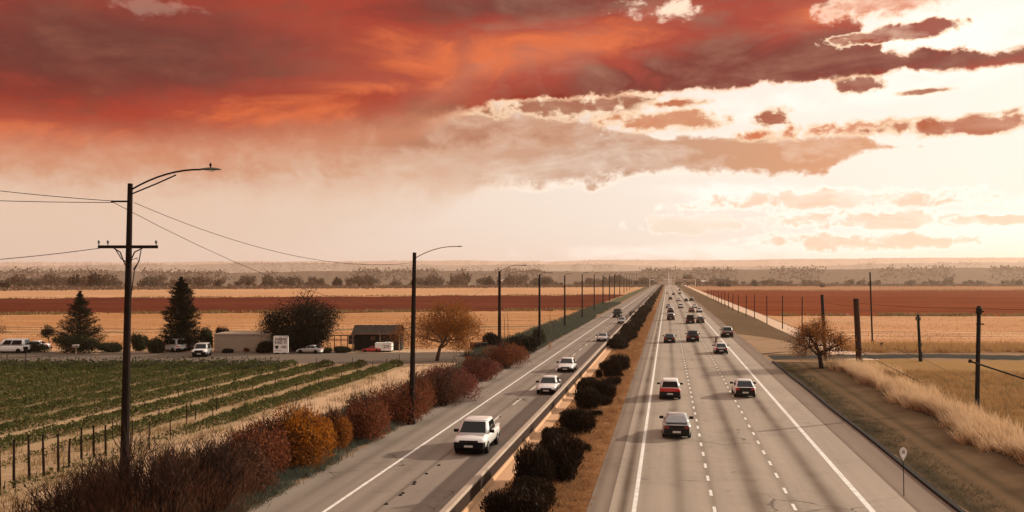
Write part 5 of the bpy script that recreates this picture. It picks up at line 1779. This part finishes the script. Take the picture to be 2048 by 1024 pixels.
def vehicle(kind, px, base, facing, paint, label, group, roof=None, trunk=None, lower=None, hood=None, tail="lamp_red", glass="car_glass", detail=2, dx=0.0, rz=0.0, loc=None,
            name="car", category="car", grille="black_trim", scale=1.0):
    """facing 'away' drives up the road, 'toward' comes at the camera. base = photo row of its nearest wheels"""
    T = TYPES[kind]
    p = loc if loc is not None else at(px, base)
    away = facing == "away"
    off = T["L"] / 2 * scale
    if loc is None:
        p = Vector((p.x + dx, p.y + off, 0.028))
    o = tag(empty(name, p, (0 if away else math.pi) + rz), label, category, group)
    o.scale = (scale,) * 3
    roof = roof or paint; trunk = trunk or paint
    # body: lofted cross-sections
    secs = []
    for (y, hw, zb, zt) in T["st"]:
        h = zt - zb
        half = [(0, zb), (hw * .86, zb), (hw * .97, zb + h * .14), (hw, zb + h * .42), (hw * .985, zb + h * .72), (hw * .93, zt - .03), (hw * .80, zt), (0, zt + .02)]
        prof = half + [(-a, b) for a, b in half[-2:0:-1]]
        secs.append([(a, y, b) for a, b in prof])
    body = loft(secs).build("body", "car_" + paint, o, smooth=True)
    r0, f0, r1, f1, hw0, hw1 = T["cab"]; zb, zr = T["belt"] - .04, T["roof"]
    rg_ = [ring(hw0, r0, f0, zb, .12), ring(hw0 * .55 + hw1 * .45 + .012, r0 * .5 + r1 * .5 - .015, f0 * .5 + f1 * .5 + .02, zb * .5 + (zr - .05) * .5, .13), ring(hw1, r1, f1, zr - .05, .15)]
    cab = loft(rg_).build("cabin", "car_" + roof, o, smooth=True)
    loft([ring(hw1 + .004, r1 - .01, f1 + .01, zr - .052, .15), ring(hw1 - .03, r1 + .04, f1 - .06, zr - .005, .16), ring(hw1 - .18, r1 + .22, f1 - .24, zr + .022, .18)]).build("roof", "car_" + roof, o, smooth=True)
    # glazing
    c0 = [(-hw0, r0, zb), (hw0, r0, zb), (hw0, f0, zb), (-hw0, f0, zb)]; c1 = [(-hw1, r1, zr - .05), (hw1, r1, zr - .05), (hw1, f1, zr - .05), (-hw1, f1, zr - .05)]
    def pane(nm, i, j, s0, s1, t0, t1, par, mat=glass):
        q, nrm = quad_on(c0[i], c0[j], c1[j], c1[i], s0, s1, t0, t1, .026)
        q2 = [v - nrm * .05 for v in q]
        MB().add(q + q2, [(0, 1, 2, 3), (0, 4, 5, 1), (1, 5, 6, 2), (2, 6, 7, 3), (3, 7, 4, 0)]).build(nm, mat, par)
    pane("rear_window", 0, 1, .08, .92, .14, .90, o)
    pane("windscreen", 2, 3, .07, .93, .10, .92, o)
    if detail > 0:
        pane("side_window", 1, 2, .10, .50, .16, .88, o); pane("side_window", 1, 2, .53, .84, .16, .88, o)
        pane("side_window", 3, 0, .50, .90, .16, .88, o); pane("side_window", 3, 0, .16, .47, .16, .88, o)
    L2 = T["L"] / 2; st = T["st"]
    ye, yf = st[0][0], st[-1][0]
    hwr, hwf = st[1][1], st[-2][1]
    ztr, ztf = st[1][3], st[-2][3]; zbr, zbf = st[1][2], st[-2][2]
    low = "car_" + lower if lower else "black_trim"
    fb = .34 if kind in ('pickup', 'suv') else .2
    bh = .40 if lower else .28
    # bumpers
    MB().add([(-hwr * .97, ye - .06, zbr - .02), (hwr * .97, ye - .06, zbr - .02), (hwr * 1.03, ye + .22, zbr - .02), (-hwr * 1.03, ye + .22, zbr - .02),
              (-hwr * .97, ye - .06, zbr + bh), (hwr * .97, ye - .06, zbr + bh), (hwr * 1.03, ye + .22, zbr + bh), (-hwr * 1.03, ye + .22, zbr + bh)],
             [(0, 3, 2, 1), (4, 5, 6, 7), (0, 1, 5, 4), (1, 2, 6, 5), (3, 0, 4, 7)]).build("rear_bumper", low, o)
    MB().add([(-hwf * .97, yf + .04, zbf - .03), (hwf * .97, yf + .04, zbf - .03), (hwf * 1.06, yf - .3, zbf - .03), (-hwf * 1.06, yf - .3, zbf - .03),
              (-hwf * .97, yf + .04, zbf + fb), (hwf * .97, yf + .04, zbf + fb), (hwf * 1.06, yf - .3, zbf + fb), (-hwf * 1.06, yf - .3, zbf + fb)],
             [(0, 1, 2, 3), (4, 7, 6, 5), (0, 4, 5, 1), (1, 5, 6, 2), (3, 7, 4, 0)]).build("front_bumper", low, o)
    if trunk != paint or kind in ("suv", "van", "pickup"):
        MB().add([(-hwr * .90, ye - .025, zbr + bh + .01), (hwr * .90, ye - .025, zbr + bh + .01), (hwr * .88, ye + .02, ztr - .02), (-hwr * .88, ye + .02, ztr - .02),
                  (-hwr * .90, ye + .12, zbr + bh + .01), (hwr * .90, ye + .12, zbr + bh + .01), (hwr * .88, ye + .12, ztr - .02), (-hwr * .88, ye + .12, ztr - .02)],
                 [(0, 1, 2, 3), (3, 2, 6, 7), (1, 5, 6, 2), (0, 3, 7, 4)]).build("tailgate", "car_" + trunk, o)
        if kind in ("sedan", "coupe") and trunk != paint:
            MB().box(-hwr * .82, hwr * .82, ye + .10, T["cab"][0] + .05, T["trunk"] - .01, T["trunk"] + .022).build("boot_lid", "car_" + trunk, o)
    # lamps
    zl = ztr - .16 if kind in ("sedan", "coupe") else ztr - .22
    for sg in (-1, 1):
        x0, x1 = sorted((sg * hwr * .60, sg * hwr * .99))
        MB().box(x0, x1, ye - .045, ye + .16, zl - .08, zl + .10).build("tail_lamp", tail, o)
        x0, x1 = sorted((sg * hwf * .58, sg * hwf * 1.0))
        MB().add([(x0, yf + .02, ztf - .22), (x1, yf + .02, ztf - .22), (x1, yf - .22, ztf - .02), (x0, yf - .22, ztf - .02), (x0, yf - .3, ztf - .22), (x1, yf - .3, ztf - .22)],
                 [(0, 1, 2, 3), (0, 3, 4), (1, 5, 2), (0, 4, 5, 1), (3, 2, 5, 4)]).build("headlight", "lamp_clear" if sg > 0 or tail != "lamp_orange" else "lamp_orange", o)
    gz0, gz1 = zbf + fb + .01, ztf - .05
    MB().box(-hwf * .62, hwf * .62, yf - .25, yf + .025, gz0, gz1).build("grille", grille, o)
    if hood:
        MB().add([(-hw0 * .86, f0 + .02, T["hood"] + .075), (hw0 * .86, f0 + .02, T["hood"] + .075), (hwf * .8, yf - .30, ztf + .055), (-hwf * .8, yf - .30, ztf + .055),
                  (-hw0 * .86, f0 + .02, T["hood"] - .1), (hw0 * .86, f0 + .02, T["hood"] - .1), (hwf * .8, yf - .30, ztf - .1), (-hwf * .8, yf - .30, ztf - .1)],
                 [(0, 1, 2, 3), (0, 4, 5, 1), (1, 5, 6, 2), (2, 6, 7, 3), (3, 7, 4, 0)]).build("bonnet", "car_" + hood, o)
    # wheels
    tyre = MB().lathe([(T["wr"] * .80, -.11), (T["wr"] * .97, -.09), (T["wr"], 0), (T["wr"] * .97, .09), (T["wr"] * .80, .11)], 16, (0, 0, 0), "x").mesh("wheel", True)
    rimm = MB().lathe([(T["wr"] * .60, -.115), (T["wr"] * .64, -.10), (T["wr"] * .64, .10), (T["wr"] * .60, .115)], 12, (0, 0, 0), "x").mesh("rim")
    for wy in (-L2 * .60, L2 * .62):
        for sg in (-1, 1):
            wo = link_obj("wheel", tyre, "tyre", o, (sg * (T["W"] / 2 - .10), wy, T["wr"]))
            if detail > 1:
                link_obj("rim", rimm, "rim", wo)
    MB().box(-T["W"] * .40, T["W"] * .40, -L2 * .88, L2 * .88, .17, .33).build("underbody", "underbody", o)
    if detail > 0:
        MB().box(-.26, .26, ye - .085, ye - .03, zbr + .13, zbr + .26).build("number_plate", "number_plate", o)
        MB().box(-.26, .26, yf + .03, yf + .06, zbf + .05, zbf + .17).build("number_plate", "number_plate", o)
        for sg in (-1, 1):
            x0, x1 = sorted((sg * (hw0 + .02), sg * (hw0 + .30)))
            MB().box(x0, x1, f0 - .55, f0 - .42, zb + .05, zb + .22).build("mirror", "black_trim", o)
            xs0, xs1 = sorted((sg * (T["W"] / 2 - .012), sg * (T["W"] / 2 + .006)))
    if kind == "pickup":
        MB().box(-T["W"] * .40, T["W"] * .40, ye + .12, T["cab"][0] - .12, T["trunk"] - .03, T["trunk"] + .028).build("load_bed", "black_trim", o)
        for sg in (-1, 1):
            x0, x1 = sorted((sg * T["W"] * .40, sg * T["W"] * .475))
            MB().box(x0, x1, ye + .05, T["cab"][0] - .02, T["trunk"] - .02, T["trunk"] + .085).build("bed_rail", "car_" + paint, o)
    return o


GI, GO = "vehicles coming down the left carriageway", "vehicles driving away on the right carriageway"
vehicle("pickup", 937, 913, "toward", "white", "white crew-cab pickup with black front, nearest on the left carriageway", GI, hood="silver", tail="lamp_orange", name="pickup_truck", category="pickup")
vehicle("sedan", 1092, 791, "toward", "white", "white sedan second in the oncoming line", GI)
vehicle("sedan", 1130, 746, "toward", "white", "white sedan third in the oncoming line, close to the edge line", GI)
vehicle("coupe", 1204, 684, "toward", "silver", "low silver coupe in the oncoming line", GI, hood="white", detail=1)
vehicle("sedan", 1243, 648, "toward", "silver", "silver sedan in front of the dark truck on the left carriageway", GI, detail=1)
vehicle("van", 1243, 636, "toward", "black", "tall black truck farthest up the oncoming lane", GI, detail=1, name="truck", category="truck", scale=1.15, dx=-1.2)
vehicle("coupe", 1265, 632, "toward", "charcoal", "flat dark car beside the black truck near the barrier", GI, detail=1)

vehicle("sedan", 1353.5, 880, "away", "silver", "silver sedan with dark boot, nearest on the right carriageway", GO, trunk="black", lower="black", roof="silver", glass="car_glass_pale", tail="lamp_dim")
vehicle("suv", 1340, 801, "away", "red", "red-tailed hatchback with white roof in the inner lane", GO, roof="white", trunk="red", lower="black", name="hatchback", scale=.94)
vehicle("sedan", 1491, 797, "away", "white", "white sedan with black boot in the outer lane", GO, trunk="black", lower="black", roof="white")
vehicle("sedan", 1443, 709, "away", "white", "white sedan with dark rear hugging the outer edge line", GO, trunk="charcoal", detail=1)
vehicle("pickup", 1455.5, 676, "away", "grey", "grey pickup with black tail on the right shoulder", GO, roof="silver", trunk="black", detail=1, name="pickup_truck", category="pickup")
vehicle("sedan", 1339, 687, "away", "charcoal", "dark sedan in the inner lane beside the dark pickup", GO, roof="grey", detail=1)
vehicle("pickup", 1386, 685, "away", "charcoal", "dark pickup in the middle lane", GO, roof="grey", detail=1, name="pickup_truck", category="pickup")
vehicle("van", 1381, 648, "away", "black", "black round-backed van in the middle lane", GO, detail=1, name="van", category="van")
vehicle("sedan", 1401, 647, "away", "charcoal", "small dark car right of the black van", GO, detail=1)
vehicle("suv", 1341.5, 641, "away", "black", "black wide car in the inner lane ahead of the dark sedan", GO, roof="silver", detail=1)
for (px, base, kind, col, roof_, lab) in (
        (1341, 627, "suv", "charcoal", "white", "dark car with pale roof two ahead in the inner lane"),
        (1399, 625.5, "sedan", "white", None, "white car with dark windows on the far right shoulder"),
        (1383.5, 625, "sedan", "maroon", None, "dark red car in the far outer lane"),
        (1389.5, 617, "sedan", "white", None, "white car just ahead of the dark red car"),
        (1361.5, 617, "sedan", "white", "charcoal", "white and dark car in the far middle lane"),
        (1337, 617, "sedan", "silver", None, "small silver car in the far inner lane"),
        (1372.5, 603, "sedan", "black", "white", "black car left of a pair in the far outer lanes"),
        (1383, 602.6, "suv", "charcoal", "white", "dark car right of a pair in the far outer lanes"),
        (1357.5, 603, "sedan", "white", None, "small white car in the distant middle lane"),
        (1341, 600, "sedan", "black", None, "tiny black car in the distant inner lane"),
        (1347, 590.5, "sedan", "charcoal", None, "tiny dark car, third farthest on the right carriageway"),
        (1359.5, 589, "sedan", "charcoal", None, "tiny dark car, second farthest on the right carriageway"),
        (1334.5, 587.5, "sedan", "white", None, "tiny white car at the far inner edge line"),
        (1359, 582, "sedan", "charcoal", None, "tiny dark car farthest away on the right carriageway")):
    vehicle(kind, px, base, "away", col, lab, GO, roof=roof_, detail=0)

# parked and standing beyond the crop field
GP = "vehicles standing along the left side road"
def parked(kind, px, base, heading, col, lab, **kw):
    return vehicle(kind, px, base, "away", col, lab, GP, loc=at(px, base) + Vector((0, 0, .018)), rz=YAW + heading, detail=1, **kw)
parked("van", 344, 703, .95, "white", "white van with raised nose left of the parked dark vehicles", name="van", category="van", scale=.95)
parked("suv", 362, 701, .3, "black", "black vehicle parked right of the white van", name="van", category="van")
parked("suv", 378, 701, -.2, "charcoal", "dark vehicle under the tall cypress, rightmost of the parked row")
parked("suv", 404, 712.5, math.pi + .12, "white", "white car with black front standing on the side road", grille="black_trim", scale=.98)
parked("van", 22, 706, math.pi / 2, "white", "long white vehicle parked at the far left edge", name="van", category="van")
parked("sedan", 69, 699.5, math.pi / 2, "white", "white car half hidden in scrub at the far left", scale=.9)
parked("coupe", 621, 706.5, 1.3, "silver", "wrecked pale car between the white sign and the trailer", lower="white", trunk="maroon", scale=.85)
parked("coupe", 743, 704, math.pi / 2, "red", "low red car beside the white trailer", scale=.62)

# a small dark marker standing in the outer lane
o = tag(empty("traffic_marker", at(1432, 685)), "short dark marker standing in the outer lane beyond the white sedan", "marker")
MB().lathe([(.32, .03), (.32, .10), (.2, .12)], 10).build("base", "black_trim", o)
MB().lathe([(.16, .12), (.15, .6), (.10, 1.0), (.03, 1.05)], 10).build("shaft", "barn_edge", o)
MB().tube([(.12, 0, .5), (.38, 0, 1.05)], [.06, .04], 6).build("arm", "black_trim", o)
